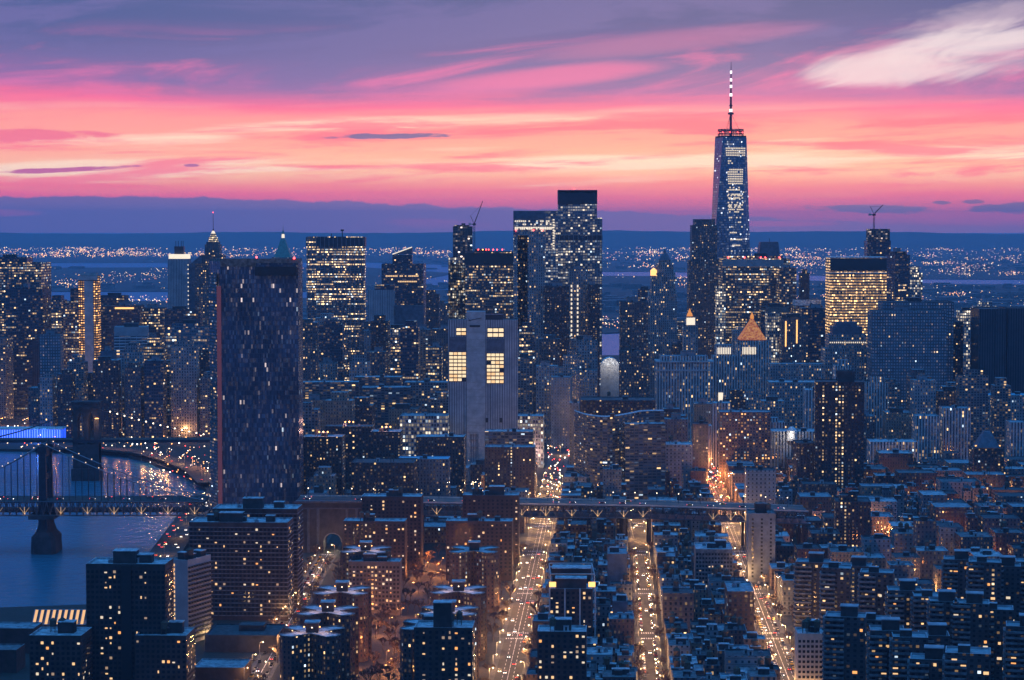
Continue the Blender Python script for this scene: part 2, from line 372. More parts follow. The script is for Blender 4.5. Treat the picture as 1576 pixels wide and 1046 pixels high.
# ================================================================== SETTING
def structure(o): o['kind'] = 'structure'; return o
m, nt, b = newmat('water')
tcn = nt.nodes.new('ShaderNodeTexCoord'); ob = E(nt, tcn.outputs['Object'])
bn = nt.nodes.new('ShaderNodeBump'); bn.inputs['Strength'].default_value = 1.0; bn.inputs['Distance'].default_value = .8
wn = noise(nt, ob, .09, 6, .62, .4); nt.links.new(wn.s, bn.inputs['Height']); nt.links.new(bn.outputs[0], b.inputs['Normal'])
b.inputs['Base Color'].default_value = (.03, .18, .26, 1); b.inputs['Specular IOR Level'].default_value = .38; b.inputs['Roughness'].default_value = .24; b.inputs['IOR'].default_value = 1.33
WATER = m
mb = MB(); mb.face([(-60000, -3000, -3), (60000, -3000, -3), (60000, 4100, -3), (-60000, 4100, -3)], 0)
structure(mb.build('water', WATER))
m, nt, b = newmat('bay_water'); b.inputs['Base Color'].default_value = (.16, .20, .34, 1); b.inputs['Roughness'].default_value = .5; b.inputs['Specular IOR Level'].default_value = .4
mb = MB(); mb.face([(-60000, 4100, -3), (60000, 4100, -3), (60000, 90000, -3), (-60000, 90000, -3)], 0)
structure(mb.build('bay', m))
m, nt, b = newmat('city_ground')
tcn = nt.nodes.new('ShaderNodeTexCoord'); ob = E(nt, tcn.outputs['Object'])
c = ramp(nt, noise(nt, ob, .09, 8, .8), [(.36, (.014, .015, .015)), (.48, (.04, .038, .035)), (.55, (.02, .022, .018)), (.68, (.06, .055, .045))])
nt.links.new(c.s, b.inputs['Base Color']); b.inputs['Roughness'].default_value = .9
GROUND = m
m, nt, b = newmat('far_ground')
tcn = nt.nodes.new('ShaderNodeTexCoord'); ob = E(nt, tcn.outputs['Object'])
c = ramp(nt, noise(nt, ob, .0016, 9, .72), [(.3, (.015, .02, .025)), (.48, (.05, .055, .06)), (.58, (.02, .03, .03)), (.75, (.14, .14, .15))])
nt.links.new(c.s, b.inputs['Base Color']); b.inputs['Roughness'].default_value = .9
FARG = m
def land(name, pts, mat, z=0.0):
    area = sum(a[0] * b_[1] - b_[0] * a[1] for a, b_ in zip(pts, pts[1:] + pts[:1]))
    if area < 0: pts = pts[::-1]
    mb = MB(); mb.prism(pts, -4, z, 0, 0); return structure(mb.build(name, mat))
shore = [G(-100, 938), G(131, 930), G(196, 905), G(222, 862), G(268, 801), G(300, 775), G(318, 754), G(300, 737), G(278, 727), G(240, 714),
         G(225, 706), G(200, 702), G(196, 698), G(155, 695), G(100, 692), G(-60, 690)]
land('ground', [(-3000, 1500)] + shore + [(-1500, 2800), (-1700, 4200), (-400, 4400), (200, 4560), (1200, 4500), (3000, 4100), (3500, -1500), (-3000, -1500)], GROUND)
land('far_shore', [G(x, y) for x, y in ((-400, 476), (400, 478), (800, 500), (930, 512), (1000, 509), (1800, 503), (1800, 438), (1500, 437), (1300, 433), (1200, 430), (1000, 424.5), (900, 424), (700, 445), (400, 462), (-400, 466))], FARG)
land('peninsula', [G(x, y) for x, y in ((-400, 448), (560, 448), (650, 430), (700, 420), (560, 411), (300, 411), (-400, 413))], FARG)
land('far_plain', [G(x, y) for x, y in ((-500, 404), (300, 404), (560, 403), (800, 410), (925, 417.5), (1010, 417.5), (1200, 421), (1280, 424), (1420, 429), (1900, 431))] + [(26000, 60000), (-26000, 60000)], FARG)
# ridge of hills on the horizon
mb = MB(); pr = None
for i in range(161):
    x = -16000 + i * 200
    px = 788 + x * F / 27000
    h = 190 + 22 * math.sin(i * .09) + 10 * math.sin(i * .31 + 1) + R.uniform(-4, 4) + (12 if px < 420 else 0)
    cur = ((x, 25500, 0), (x, 28500, h), (x, 33000, h * .7), (x, 36000, 0))
    if pr:
        for k in range(3): mb.face([pr[k], cur[k], cur[k + 1], pr[k + 1]], 0)
    pr = cur
structure(mb.build('hills', FARG))

# ------------------------------------------------------------------ streets
ASPH = plain('asphalt', (.042, .038, .036), .85, 0, .35, .12); PAVE = plain('pavement', (.09, .085, .08), .85, 0, .3, .2)
MARK = plain('road_paint', (.75, .74, .70), .8, 0, .15, .5)
SL = .046
AV = {'wide left avenue': (SL, -62, 16, 23), 'middle street': (SL, 24, 10, 16), 'right avenue': (SL, 106, 13, 19), 'slanting left street': (0.0, -152, 11, 16)}
def ax(n, Y): s_, c_, _, _ = AV[n]; return s_ * Y + c_
CROSS = [1425, 1600, 1790, 1960, 2130, 2330]
NAMES = {'wide left avenue': 'avenue', 'middle street': 'street', 'right avenue': 'avenue', 'slanting left street': 'street'}
for n, (s_, c_, wr, wt) in AV.items():
    y0, y1 = 1150, 3000 if n != 'slanting left street' else 1790
    mb = MB(); mb.face([(s_ * y0 + c_ - wr / 2, y0, .06), (s_ * y0 + c_ + wr / 2, y0, .06), (s_ * y1 + c_ + wr / 2, y1, .06), (s_ * y1 + c_ - wr / 2, y1, .06)])
    structure(mb.build('road', ASPH))
    pv = MB()
    ys = [1150] + CROSS + [y1]
    for a, b_ in zip(ys, ys[1:]):
        a2, b2 = a + 6.5, b_ - 6.5
        if b2 <= a2: continue
        for sg in (-1, 1):
            xa, xb = s_ * a2 + c_, s_ * b2 + c_
            o1, o2 = sg * wr / 2, sg * wt / 2
            lo, hi = min(o1, o2), max(o1, o2)
            pv.prism([(xa + lo, a2), (xa + hi, a2), (xb + hi, b2), (xb + lo, b2)], 0, .18, 0, 0)
    structure(pv.build('pavement', PAVE))
    mk = MB()
    lanes = {16: (-3.2, 0, 3.2), 13: (-3.3, 0, 3.3), 10: (), 11: (0,)}[wr]
    for l in lanes:
        y = 1160
        while y < min(y1, 2300):
            st_ = 6 if l else 18
            xa, xb = s_ * y + c_ + l, s_ * (y + st_) + c_ + l
            mk.face([(xa - .16, y, .075), (xa + .16, y, .075), (xb + .16, y + st_, .075), (xb - .16, y + st_, .075)]); y += 12 if l else 20
    for cy in CROSS:
        for dy in (-9.5, 9.5):
            if cy + dy > y1: continue
            k = -wr / 2 + .8
            while k < wr / 2 - .8:
                x = s_ * (cy + dy) + c_ + k
                mk.face([(x, cy + dy - 1.8, .08), (x + .7, cy + dy - 1.8, .08), (x + .7, cy + dy + 1.8, .08), (x, cy + dy + 1.8, .08)]); k += 1.5
    structure(mk.build('road_markings', MARK))
for cy in CROSS:
    mb = MB(); x0 = -150 if cy < 1900 else -60
    mb.face([(x0, cy - 5, .03), (420, cy - 5, .03), (420, cy + 5, .03), (x0, cy + 5, .03)]); structure(mb.build('side_street', ASPH))
def strip(pts, wd, z, name, mat, th=.9):
    mb = MB()
    for (a, b_) in zip(pts, pts[1:]):
        d = Vector((b_[0] - a[0], b_[1] - a[1])).normalized() * wd / 2; n_ = (-d.y, d.x)
        mb.prism([(a[0] - n_[0], a[1] - n_[1]), (b_[0] - n_[0], b_[1] - n_[1]), (b_[0] + n_[0], b_[1] + n_[1]), (a[0] + n_[0], a[1] + n_[1])][::-1], z - th, z, 0, 0)
    return structure(mb.build(name, mat))
HW = [G(236, 905, 6), G(246, 862, 6), G(292, 797, 6), G(322, 758, 6)]
strip(HW, 26, 6, 'highway', ASPH)
HW2 = [G(322, 742, 5), G(300, 722, 5), G(262, 706, 5), G(215, 694, 5), G(150, 688, 5), G(60, 684, 5)]
strip(HW2, 24, 5, 'highway', ASPH)
HW3 = [G(322, 722, 9), G(270, 706, 9), G(215, 697, 9)]

# ================================================================== BUILDING KIT
FOOT = []
GRIDR = -math.atan(SL)
TANK = MB(); TANK.cyl(0, 0, 1.9, 3.2, 6.8, 9); TANK.cyl(0, 0, 2.1, 6.8, 8.2, 9, r2=.1)
for x, y in ((-1.2, -1.2), (1.2, -1.2), (1.2, 1.2), (-1.2, 1.2)): TANK.bar((x, y, 0), (x, y, 3.3), .15)
TANK = TANK.mesh('water_tank', FLAT['wood'])
VENT = MB(); VENT.box(0, 0, 2.6, 2.0, 0, 1.5); VENT.cyl(0, 0, .6, 1.5, 1.9, 8); VENT = VENT.mesh('vent_box', FLAT['steel_grey'])
def blockbox(nm, w_, d_, h_, wall, rf):
    mb = MB(); mb.box(0, 0, w_, d_, 0, h_, 0, 0, 1); mb.box(0, 0, w_ + .5, d_ + .5, h_, h_ + .3, 0, 1); mb.face([(-.6, -d_ / 2 - .03, .1), (.6, -d_ / 2 - .03, .1), (.6, -d_ / 2 - .03, 2.2), (-.6, -d_ / 2 - .03, 2.2)], 2)
    return mb.mesh(nm, [FLAT[wall], FLAT[rf], FLAT['dark_metal']])
BULK = [blockbox('bulkhead', 4, 5, 3, 'brick_face', 'roof_mid'), blockbox('bulkhead', 6, 4, 3.4, 'masonry', 'roof_silver'), blockbox('bulkhead', 3, 3.4, 2.8, 'concrete', 'roof_blue')]
BIGB = [blockbox('plant_room', 12, 8, 5, 'masonry', 'roof_mid'), blockbox('plant_room', 10, 10, 6, 'steel_grey', 'roof_dark')]
def junk(root, w_, d_, h, rot, big=False, n=None):
    n = R.randint(1, 3) if n is None else n
    for i in range(n):
        lx, ly = R.uniform(-.32, .32) * w_, R.uniform(-.32, .32) * d_
        if i == 0: lx *= .4; ly *= .4
        x = lx * math.cos(rot) - ly * math.sin(rot); y = lx * math.sin(rot) + ly * math.cos(rot)
        if big and i == 0: o = obj('plant_room', R.choice(BIGB), root, (x, y, h)); k = min(w_ / 22, 1.6); o.scale = (k, min(1.4, d_ / 20), 1)
        elif i == 0: o = obj('bulkhead', R.choice(BULK), root, (x, y, h))
        else:
            t_ = R.random(); o = obj('water_tank', TANK, root, (x, y, h)) if t_ < .4 else obj('vent_box', VENT, root, (x, y, h)) if t_ < .8 else obj('bulkhead', R.choice(BULK), root, (x, y, h))
        o.rotation_euler.z = rot
def aabb_free(x0, x1, y0, y1, g=1.0):
    return not any(x0 < b_[1] + g and x1 > b_[0] - g and y0 < b_[3] + g and y1 > b_[2] - g for b_ in FOOT)
def bld(name, label, cat, x0, x1, yt, Y, mat, dep=30, rot=GRIDR, roof='roof_dark', tiers=(), par=.9, group=None, nj=2, mats=None, big=None, zb=0):
    """front corner at distance Y, spans photo columns x0..x1, roof line yt; tiers = (x0, x1, yt, depth share, material)"""
    X0, _, h = AT(x0, yt, Y); X1 = AT(x1, yt, Y)[0]; W = X1 - X0
    s_, c_ = abs(math.sin(rot)), abs(math.cos(rot))
    w_ = max((W - dep * s_) / c_, 3); ext = w_ * s_ + dep * c_
    cx, cy = (X0 + X1) / 2, Y + ext / 2
    FOOT.append((X0, X1, Y, Y + ext))
    ml = [WM[mat][0] if mat in WM else FLAT[mat], FLAT[roof]]; cw = WM[mat][1] if mat in WM else 0
    mb = MB(); mb.prism(rect(0, 0, w_, dep, rot), zb, h, 0, 1, cw, par=par)
    z = h; tw, td, tx = w_, dep, 0
    for t_ in tiers:
        a, _, z2 = AT(t_[0], t_[2], Y); b2 = AT(t_[1], t_[2], Y)[0]
        td = dep * t_[3]; tw = max(((b2 - a) - td * s_) / c_, 2); tx = (a + b2) / 2 - cx
        mi = 0; cwt = cw
        if len(t_) > 4:
            mt = WM[t_[4]][0] if t_[4] in WM else FLAT[t_[4]]
            if mt not in ml: ml.append(mt)
            mi = ml.index(mt); cwt = WM[t_[4]][1] if t_[4] in WM else 0
        zz = min(z, z2) - par - .05 if z2 > z else z2 - 1
        mb.prism(rect(tx, 0, tw, td, rot), zb if z2 < z else zz, z2, mi, 1, cwt, par=par)
        z = max(z, z2)
    o = mb.build(name, ml, loc=(cx, cy, 0)); tag(o, label, cat, group)
    o['_g'] = (w_, dep, rot, tx, tw, td, z)
    if nj: junk(o, tw * .9, td * .9, z - par, rot, big if big is not None else h > 70, nj)
    return o
def local(o, px, py, Y=None):
    x, y, z = AT(px, py, Y or o.location.y)
    return (x - o.location.x, (Y or o.location.y) - o.location.y, z)
FD = 'towers of the far skyline'

# ================================================================== LANDMARK TOWERS
# --- the tallest tower
def spire_tower():
    Y = 3775; cx = XZ(1127, Y, 300); ht = AT(1127, 211, Y + 10)[2]
    r = empty('spire_tower', (cx, Y + 32, 0)); tag(r, 'tallest tower of the skyline, tapering blue glass under a banded white spire', 'skyscraper', FD)
    rot = math.radians(58)
    base = rect(0, 0, 61, 61, rot); top = ngon(0, 0, 30.5, 4, rot + math.pi / 2)   # top square turned by 45 degrees
    mb = MB(); mb.prism(base, 0, 57, 0, 1, 3, top=False)
    # eight tall triangles between base square and turned top square
    z0, z1 = 57, ht
    tp = [top[(k + 3) % 4] for k in range(4)]
    for i in range(4):
        a, b_ = base[i], base[(i + 1) % 4]
        c = min(top, key=lambda p: math.hypot(p[0] - (a[0] + b_[0]) / 2, p[1] - (a[1] + b_[1]) / 2))
        nb_ = base[(i + 2) % 4]
        c2 = min(top, key=lambda p: math.hypot(p[0] - (nb_[0] + b_[0]) / 2, p[1] - (nb_[1] + b_[1]) / 2))
        mb.face([(*a, z0), (*b_, z0), (*c, z1)], 0, [(i * 99, z0), (i * 99 + 60, z0), (i * 99 + 30, z1)])
        mb.face([(*b_, z0), (*c2, z1), (*c, z1)], 0, [(i * 99 + 500, z0), (i * 99 + 530, z1), (i * 99 + 470, z1)])
    mb.face([(*p, z1) for p in top], 1)
    mb.build('shaft', [WM['tower_glass'][0], FLAT['roof_dark']], r)
    # crown
    mb = MB(); mb.prism(ngon(0, 0, 30, 4, rot + math.pi / 2), ht, ht + 3, 0, 0); mb.build('parapet_band', FLAT['steel'], r)
    ring = MB()
    for k in range(20):
        a0, a1 = 2 * math.pi * k / 20, 2 * math.pi * (k + 1) / 20
        for zz in (ht + 7, ht + 11, ht + 14):
            ring.bar((22 * math.cos(a0), 22 * math.sin(a0), zz), (22 * math.cos(a1), 22 * math.sin(a1), zz), .7)
        ring.bar((22 * math.cos(a0), 22 * math.sin(a0), ht + 2), (22 * math.cos(a0), 22 * math.sin(a0), ht + 15), .5)
    ring.build('antenna_ring', FLAT['red_metal'], r)
    rl = MB()
    for k in range(0, 20, 2):
        a0 = 2 * math.pi * (k + .5) / 20; rl.ball((22 * math.cos(a0), 22 * math.sin(a0), ht + 9), .9)
    rl.build('beacon_light', LITE['lamp_red'], r)
    Q = lambda py: AT(1127, py, Y + 32)[2]
    mast = MB(); mast.cyl(0, 0, 2.4, ht + 3, Q(170), 8, r2=1.9); mast.cyl(0, 0, 2.0, Q(170), Q(128), 8, r2=1.3); mast.cyl(0, 0, 1.3, Q(128), Q(94), 8, r2=.25)
    mast.cyl(0, 0, 5.0, Q(176), Q(173), 10, bottom=True); mast.cyl(0, 0, 3.0, Q(163), Q(161.5), 10, bottom=True)
    for a in (0, 2.1, 4.2): mast.bar((20 * math.cos(a), 20 * math.sin(a), ht + 3), (1.5 * math.cos(a), 1.5 * math.sin(a), Q(176)), .22)
    sp_ = mast.build('spire', FLAT['red_metal'], r)
    for k, py in enumerate((172, 148, 135, 125, 113)):
        l_ = MB(); l_.cyl(0, 0, 2.5 - k * .2, Q(py), Q(py - 4.5), 8, bottom=True); l_.build('spire_light', LITE['spire_white'], sp_)
    # lit floors on the two near faces
    m_ = MB()
    fr = sorted(sorted(top, key=lambda p: p[1])[:2], key=lambda p: -p[0]); lowc = min(base, key=lambda p: p[1])
    TRI = (Vector((*lowc, z0)), Vector((*fr[0], z1)), Vector((*fr[1], z1)))
    def at_z(tri, z):
        P_, Q_, N_ = tri; k = (z - z0) / (z1 - z0); return P_.lerp(Q_, k), P_.lerp(N_, k)
    def bandset(tri, zs, s0, s1, miss):
        P_, Q_, N_ = tri; nrm = (Q_ - P_).cross(N_ - P_).normalized() * .3
        if nrm.y > 0: nrm = -nrm
        for z in zs:
            q, n_ = at_z(tri, z); sp2 = q - n_; cnt = max(1, int(sp2.length * (s1 - s0) / 3))
            for j in range(cnt):
                if R.random() < miss: continue
                p0 = n_ + sp2 * (s0 + (s1 - s0) * (j + .1) / cnt); p1 = n_ + sp2 * (s0 + (s1 - s0) * (j + .9) / cnt)
                m_.face([tuple(p0 + nrm), tuple(p1 + nrm), tuple(p1 + nrm + Vector((0, 0, 2.2))), tuple(p0 + nrm + Vector((0, 0, 2.2)))])
    tri = TRI
    bandset(tri, [z for z in (404, 400, 396, 392)], .08, .97, .02)
    bandset(tri, [z for z in (367, 363, 359, 355, 351, 347, 343)], .10, .9, .03)
    bandset(tri, [336, 332, 324, 318, 306, 302, 294], .05, .95, .45); bandset(tri, [298], 0, 1.0, .05)
    bandset(tri, [382, 378], .15, .4, .2)
    bandset(tri, [328, 322, 316, 310, 304, 290, 284, 276, 268, 258, 246, 236, 226, 214, 206], .0, 1.0, .62)
    m_.build('lit_floor', LITE['win_pale'], r)
    FOOT.append((cx - 36, cx + 36, Y, Y + 66))
LITE['spire_white'] = glow('spire_white', (1, .9, .9), 2.0)
FLAT['red_metal'] = plain('red_metal', (.22, .05, .06), .6, .1, .2, .3)
spire_tower()

def crane(px, ybase, ytip, xtip, Y, label, red=False):
    x, y, z = AT(px, ybase, Y); _, _, zt = AT(px, ytip, Y); xt = AT(xtip, ytip, Y)[0]
    r = empty('tower_crane', (x, Y, z)); tag(r, label, 'crane', 'tower cranes on the skyline')
    zm = (zt - z) * .55; m_ = FLAT['red_metal'] if red else FLAT['dark_metal']
    a = MB()
    for sx in (-1, 1):
        for sy in (-1, 1): a.bar((sx, sy, 0), (sx, sy, zm), .3)
    k = 0
    while k < zm - 4: a.bar((-1, -1, k), (1, -1, k + 3), .2); a.bar((1, -1, k + 3), (-1, -1, k + 6), .2); k += 6
    a.build('mast', m_, r)
    a = MB(); a.box(0, 0, 5, 4, zm, zm + 3, bottom=True); a.build('cab', m_, r)
    dx_ = xt - x
    a = MB(); a.bar((0, 0, zm + 2), (dx_, 0, zt - z), .55); a.bar((0, 1.4, zm + 2), (dx_, 0, zt - z), .4); a.bar((0, .7, zm + 4), (dx_, 0, zt - z), .3)
    for t_ in range(1, 9): a.bar((dx_ * t_ / 9, 0, zm + 2 + (zt - z - zm - 2) * t_ / 9), (dx_ * (t_ + .5) / 9, .7, zm + 3 + (zt - z - zm - 2) * (t_ + .5) / 9), .25)
    a.build('jib', m_, r)
    sg = -1 if dx_ > 0 else 1
    a = MB(); a.bar((0, 0, zm + 2), (sg * 6, 0, zm + 15), .4); a.bar((sg * 6, 0, zm + 15), (dx_ * .85, 0, (zt - z) * .93), .14); a.build('back_stay', m_, r)
    a = MB(); a.box(sg * 7, 0, 4, 3, zm, zm + 3.5, bottom=True); a.bar((0, 0, zm + 1.5), (sg * 7, 0, zm + 1.5), .7); a.build('counterweight', FLAT['concrete'], r)

def spire_light(o, x, y, z, r=1.2, m_='lamp_red'):
    mb = MB(); mb.ball((x, y, z), r); return mb.build('beacon_light', LITE[m_], o)

# --- far left
o = bld('office_tower', 'brown banded office tower cut by the left edge, lit rows below its dark top', 'office tower', -60, 66, 404, 3350, 'office_mixed', 60, -.05, group=FD, tiers=((-60, 40, 396, .6, 'glass_dark'),), nj=1)
bld('office_tower', 'black glass office block standing in front of the brown banded tower, far left', 'office tower', 8, 67, 442, 3100, 'glass_dark', 50, -.03, group=FD, tiers=((50, 68, 520, 1.2, 'ribbed_dark'),), nj=1)
bld('office_tower', 'slim grey tower at the very left edge beside the black glass block', 'office tower', -40, 10, 520, 3020, 'slab_grid', 40, group=FD, nj=1)
bld('office_tower', 'narrow dark block with lit office rows, between black glass block and striped slab', 'office tower', 68, 95, 462, 3300, 'office_lit', 40, 0, group=FD, tiers=((78, 92, 455, .6, 'glass_dark'),), nj=0)
bld('office_tower', 'grey tower with splayed foot left of the orange-lit balcony slab', 'office tower', 56, 92, 515, 2880, 'fed_grid', 40, .1, group=FD, nj=1)
bld('office_tower', 'dark stepped block touching the left side of the orange-lit balcony slab', 'office tower', 92, 121, 464, 3120, 'office_mixed', 40, .05, group=FD, tiers=((105, 121, 444, .6, 'glass_dark'),), nj=0)
# orange balcony slab
o = bld('apartment_tower', 'tall pale concrete slab with a column of orange-lit balconies on each side', 'apartment tower', 120, 150, 424, 3060, 'amber_balcony', 22, 0, group=FD, tiers=((122, 147, 420, .7, 'concrete'),), nj=0)
x0 = local(o, 130.5, 500, 3060)[0]; x1 = local(o, 144, 500, 3060)[0]; z1 = local(o, 137, 432, 3060)[2]
mb = MB(); mb.box((x0 + x1) / 2, -11.6, x1 - x0, 1.6, 0, z1); mb.box(0, -11.3, 27, 1.2, z1 + 1, z1 + 7); mb.build('centre_pier', FLAT['concrete'], o)
bld('office_tower', 'black block with flat top right of the orange-lit balcony slab', 'office tower', 150, 191, 455, 3350, 'glass_dark', 40, 0, group=FD, nj=1)
o = bld('office_tower', 'dark block with one amber strip of light under its roof', 'office tower', 152, 215, 470, 3200, 'glass_dark', 40, 0, group=FD, nj=1)
x0, _, z = local(o, 177, 474, 3200); x1 = local(o, 206, 474, 3200)[0]
mb = MB(); mb.box((x0 + x1) / 2, -20.5, x1 - x0, .8, z - 1.2, z + 1.2, bottom=True); mb.build('light_strip', LITE['crown_amber'], o)
o = bld('office_tower', 'pale office tower of stacked white floors with a blank light blue top', 'office tower', 170, 226, 516, 2930, 'lattice_white', 40, .12, roof='roof_blue', group=FD, tiers=((170, 226, 503, 1.0, 'blank_blue'),), nj=1)
bld('telephone_building', 'windowless pale slab in front of the stacked white floors tower', 'office building', 173, 201, 552, 2860, 'blank_blue', 26, 0, roof='roof_blue', group=FD, nj=0)
bld('office_building', 'windowless dark slab left of the pale windowless slab', 'office building', 154, 174, 540, 2850, 'slate', 26, 0, group=FD, nj=1)
bld('office_tower', 'dark tower with scattered lit rows right of the stacked white floors tower', 'office tower', 218, 246, 520, 2980, 'office_lit', 34, 0, group=FD, nj=1)
bld('office_tower', 'brown-black slab with lit squares beside a flat roofed black neighbour', 'office tower', 214, 252, 474, 3240, 'office_mixed', 34, 0, group=FD, nj=1)
bld('office_tower', 'flat roofed black tower just left of the pinnacled stone skyscraper', 'office tower', 252, 308, 476, 3150, 'glass_dark', 34, .03, group=FD, nj=1)
bld('office_tower', 'broad grey gridded block with level lit rows left of the mosaic glass tower', 'office tower', 254, 322, 504, 2900, 'glass_blue', 40, -.08, group=FD, tiers=((262, 300, 498, .5),), nj=1)
o = bld('office_tower', 'slim grey tower crowned by a glowing white band and thin masts', 'office tower', 258, 290, 398, 3600, 'ribbed_pale', 34, .0, roof='roof_white', group=FD, nj=0)
x0, _, z = local(o, 259, 400, 3600); x1 = local(o, 289, 400, 3600)[0]; z2 = local(o, 270, 391, 3600)[2]; z3 = local(o, 270, 379, 3600)[2]
mb = MB(); mb.box(0, 0, x1 - x0 - 1, 33, z + 2, z2); mb.build('crown', LITE['crown_white'], o)
mb = MB(); mb.box(0, 0, 15, 14, z2 - 3, z3); [mb.bar((k, 0, z3), (k, 0, z3 + 9), .5) for k in (-6, -2, 3, 6)]; mb.build('mast', FLAT['steel'], o)
for k in range(16):
    zz = z - 8 - k * 7.2; mb = MB(); mb.ball((x1 + .4, -17, zz), 1.1); mb.build('corner_light', LITE['crown_white'], o)
# pinnacled stone tower
def pinnacle():
    Y = 3600; o = bld('stone_skyscraper', 'stepped stone skyscraper with a glowing pinnacle and thin needle, behind the mosaic tower', 'skyscraper', 300, 350, 405, Y, 'stone_brown', 44, 0, group=FD,
        tiers=((309, 343, 392, .8), (314, 337, 376, .6), (316, 335, 372, .5)), nj=0, par=.6)
    x, _, z = local(o, 325.5, 372, Y); x -= .0
    P = lambda py: local(o, 325, py, Y)[2]
    mb = MB(); mb.cyl(x, 0, 8.6, P(372), P(365), 8, 0, 7.6); mb.cyl(x, 0, 5.4, P(365), P(359), 8, 0, 4.2); mb.build('upper_tiers', WM['crown_tiers'][0], o); mb = MB(); mb.cyl(x, 0, 3.6, P(359), P(355), 8, 0, 1.6); mb.build('lantern', LITE['crown_white'], o)
    mb = MB(); mb.cyl(x, 0, 1.8, P(355), P(352), 6, 0, .6); mb.cyl(x, 0, .5, P(352), P(327), 5, 0, .3); mb.build('spire', FLAT['red_metal'], o)
    mb = MB(); mb.cyl(x, 0, 1.6, P(357), P(353), 6, 0, 1.0); mb.build('red_cap', LITE['lamp_red'], o)
    spire_light(o, x, 0, P(326.5), .8)
    mb = MB(); px0 = local(o, 290, 420, Y)[0]; px1 = local(o, 309, 420, Y)[0]
    mb.face([(px0, -18, P(408)), (px1, -18, P(392)), (px1, 18, P(392)), (px0, 18, P(408))]); mb.face([(px0, -18, 0), (px1, -18, 0), (px1, -18, P(392)), (px0, -18, P(408))], 0); mb.face([(px0, 18, 0), (px0, -18, 0), (px0, -18, P(408)), (px0, 18, P(408))]); mb.build('side_wing', FLAT['slate'], o)
pinnacle()
def green_pyramid():
    Y = 3640; o = bld('stone_skyscraper', 'stone skyscraper under a tall green pyramid roof with a small spire', 'skyscraper', 412, 456, 404, Y, 'stone_brown', 40, .0, group=FD, tiers=((418, 450, 396, .8),), nj=0, par=.5)
    P = lambda py: local(o, 434, py, Y)[2]; x = 0
    mb = MB(); mb.prism(ngon(x, 0, 21, 4, math.pi / 4), P(397), P(385), 0, 0, poly2=ngon(x, 0, 13.5, 4, math.pi / 4)); mb.prism(ngon(x, 0, 13.5, 4, math.pi / 4), P(385), P(366), 0, 0, poly2=ngon(x, 0, 4, 4, math.pi / 4)); mb.build('pyramid_roof', FLAT['copper_green'], o)
    mb = MB(); mb.cyl(x, 0, 2.6, P(366), P(360), 8, 0, 2.2); mb.build('lantern', LITE['crown_white'], o)
    mb = MB(); mb.cyl(x, 0, 3.0, P(360), P(354), 8, 0, .6); mb.cyl(x, 0, .5, P(354), P(345), 5, 0, .1); mb.build('spire', FLAT['copper_green'], o)
green_pyramid()
def mosaic():
    Y = 1960; X0, _, h = AT(317, 402, Y); XC = XZ(338.5, Y, 402); X1 = XZ(458, Y, 402); h0 = AT(400, 402, Y)[2]
    # left face recedes, front face almost square to us
    r = empty('glass_tower', (XC, Y, 0)); tag(r, 'huge dark tower of mosaic-like glass panes with a red strip up its left corner', 'skyscraper')
    xl = X0 - XC; xr = X1 - XC
    a = (0, 0); b_ = (xr, 5); c = (xr + 1.5, 30); d = (xl, 22)
    mb = MB(); mb.prism([a, b_, c, d], 0, h0, 0, 1, 1.7, par=1.5); mb.build('shaft', [WM['pane_mosaic'][0], FLAT['roof_dark']], r)
    P = lambda py: AT(400, py, Y)[2]
    mb = MB(); mb.prism([(xl * .9 + .2, 20.5), (.4, -.6), (xr * .46, 1.2), (xr * .46, 24)], P(410), P(398), 0, 1); mb.prism([(xr * .46, 1.4), (xr + .6, 4.4), (xr + 1.2, 29), (xr * .46, 24)], P(404.5), P(398), 0, 1, bottom=True); mb.build('crown_screen', [FLAT['roof_tan'], FLAT['roof_dark']], r)
    mb = MB(); mb.box(xr * .72, 1.9, xr * .54, 5, P(424), P(410)); mb.face([(xr * .46, 2.0, P(412)), (xr, 4.7, P(412)), (xr, 4.7, P(424)), (xr * .46, 2.0, P(424))]); mb.build('crown_recess', FLAT['dark_metal'], r)
    mb = MB(); mb.box(-1.0, -1.2, 3.6, 2.4, 4, P(440)); st_ = mb.build('corner_strip', LITE['red_strip'], r)
    mb = MB(); mb.prism([(xl - .4, 21), (-3.4, .6), (-3.0, 2.6), (xl, 23)], 0, P(420), 0, 0, 3.4); mb.build('side_wall', [WM['slab_balcony'][0]], r)
    for (px, py) in ((394, 396.5), (452, 398)):
        x_, _, z_ = AT(px, py, Y); mb = MB(); mb.ball((x_ - XC, 4, z_ + .5), 1.0); mb.build('beacon_light', LITE['lamp_red'], r)
    FOOT.append((X0, X1 + 3, Y, Y + 32))
mosaic()
o = bld('office_tower', 'broad flat-topped office slab with ribbed grey front and bright yellow floors', 'office tower', 471, 561, 364, 3600, 'office_lit', 40, .02, group=FD, tiers=(), nj=0)
z = local(o, 500, 364, 3600)[2]; zb = local(o, 500, 379, 3600)[2]
mb = MB(); mb.box(0, -.2, 97.2, 40.9, zb, z - 1); mb.build('plant_band', FLAT['steel'], o)
mb = MB()
for k in range(14): mb.box(-46 + k * 7.1, -21.2, .9, 1.0, 0, z)
mb.build('mullion', FLAT['steel_grey'], o)
mb = MB(); mb.bar((10, 0, z - 1), (10, 0, z + 11), .8); mb.box(10, 0, 5, 4, z + 9, z + 12, bottom=True); mb.bar((-8, 0, z - 1), (-8, 0, z + 5), .6); mb.build('mast', FLAT['dark_metal'], o)
o = bld('office_tower', 'black tower with lit row under its roof, left of the crane skyscrapers', 'office tower', 587, 654, 406, 3450, 'glass_dark', 44, -.06, group=FD, nj=0)
P = lambda py: local(o, 620, py, 3450)[2]
x0 = local(o, 588, 424, 3450)[0]; x1 = local(o, 647, 424, 3450)[0]
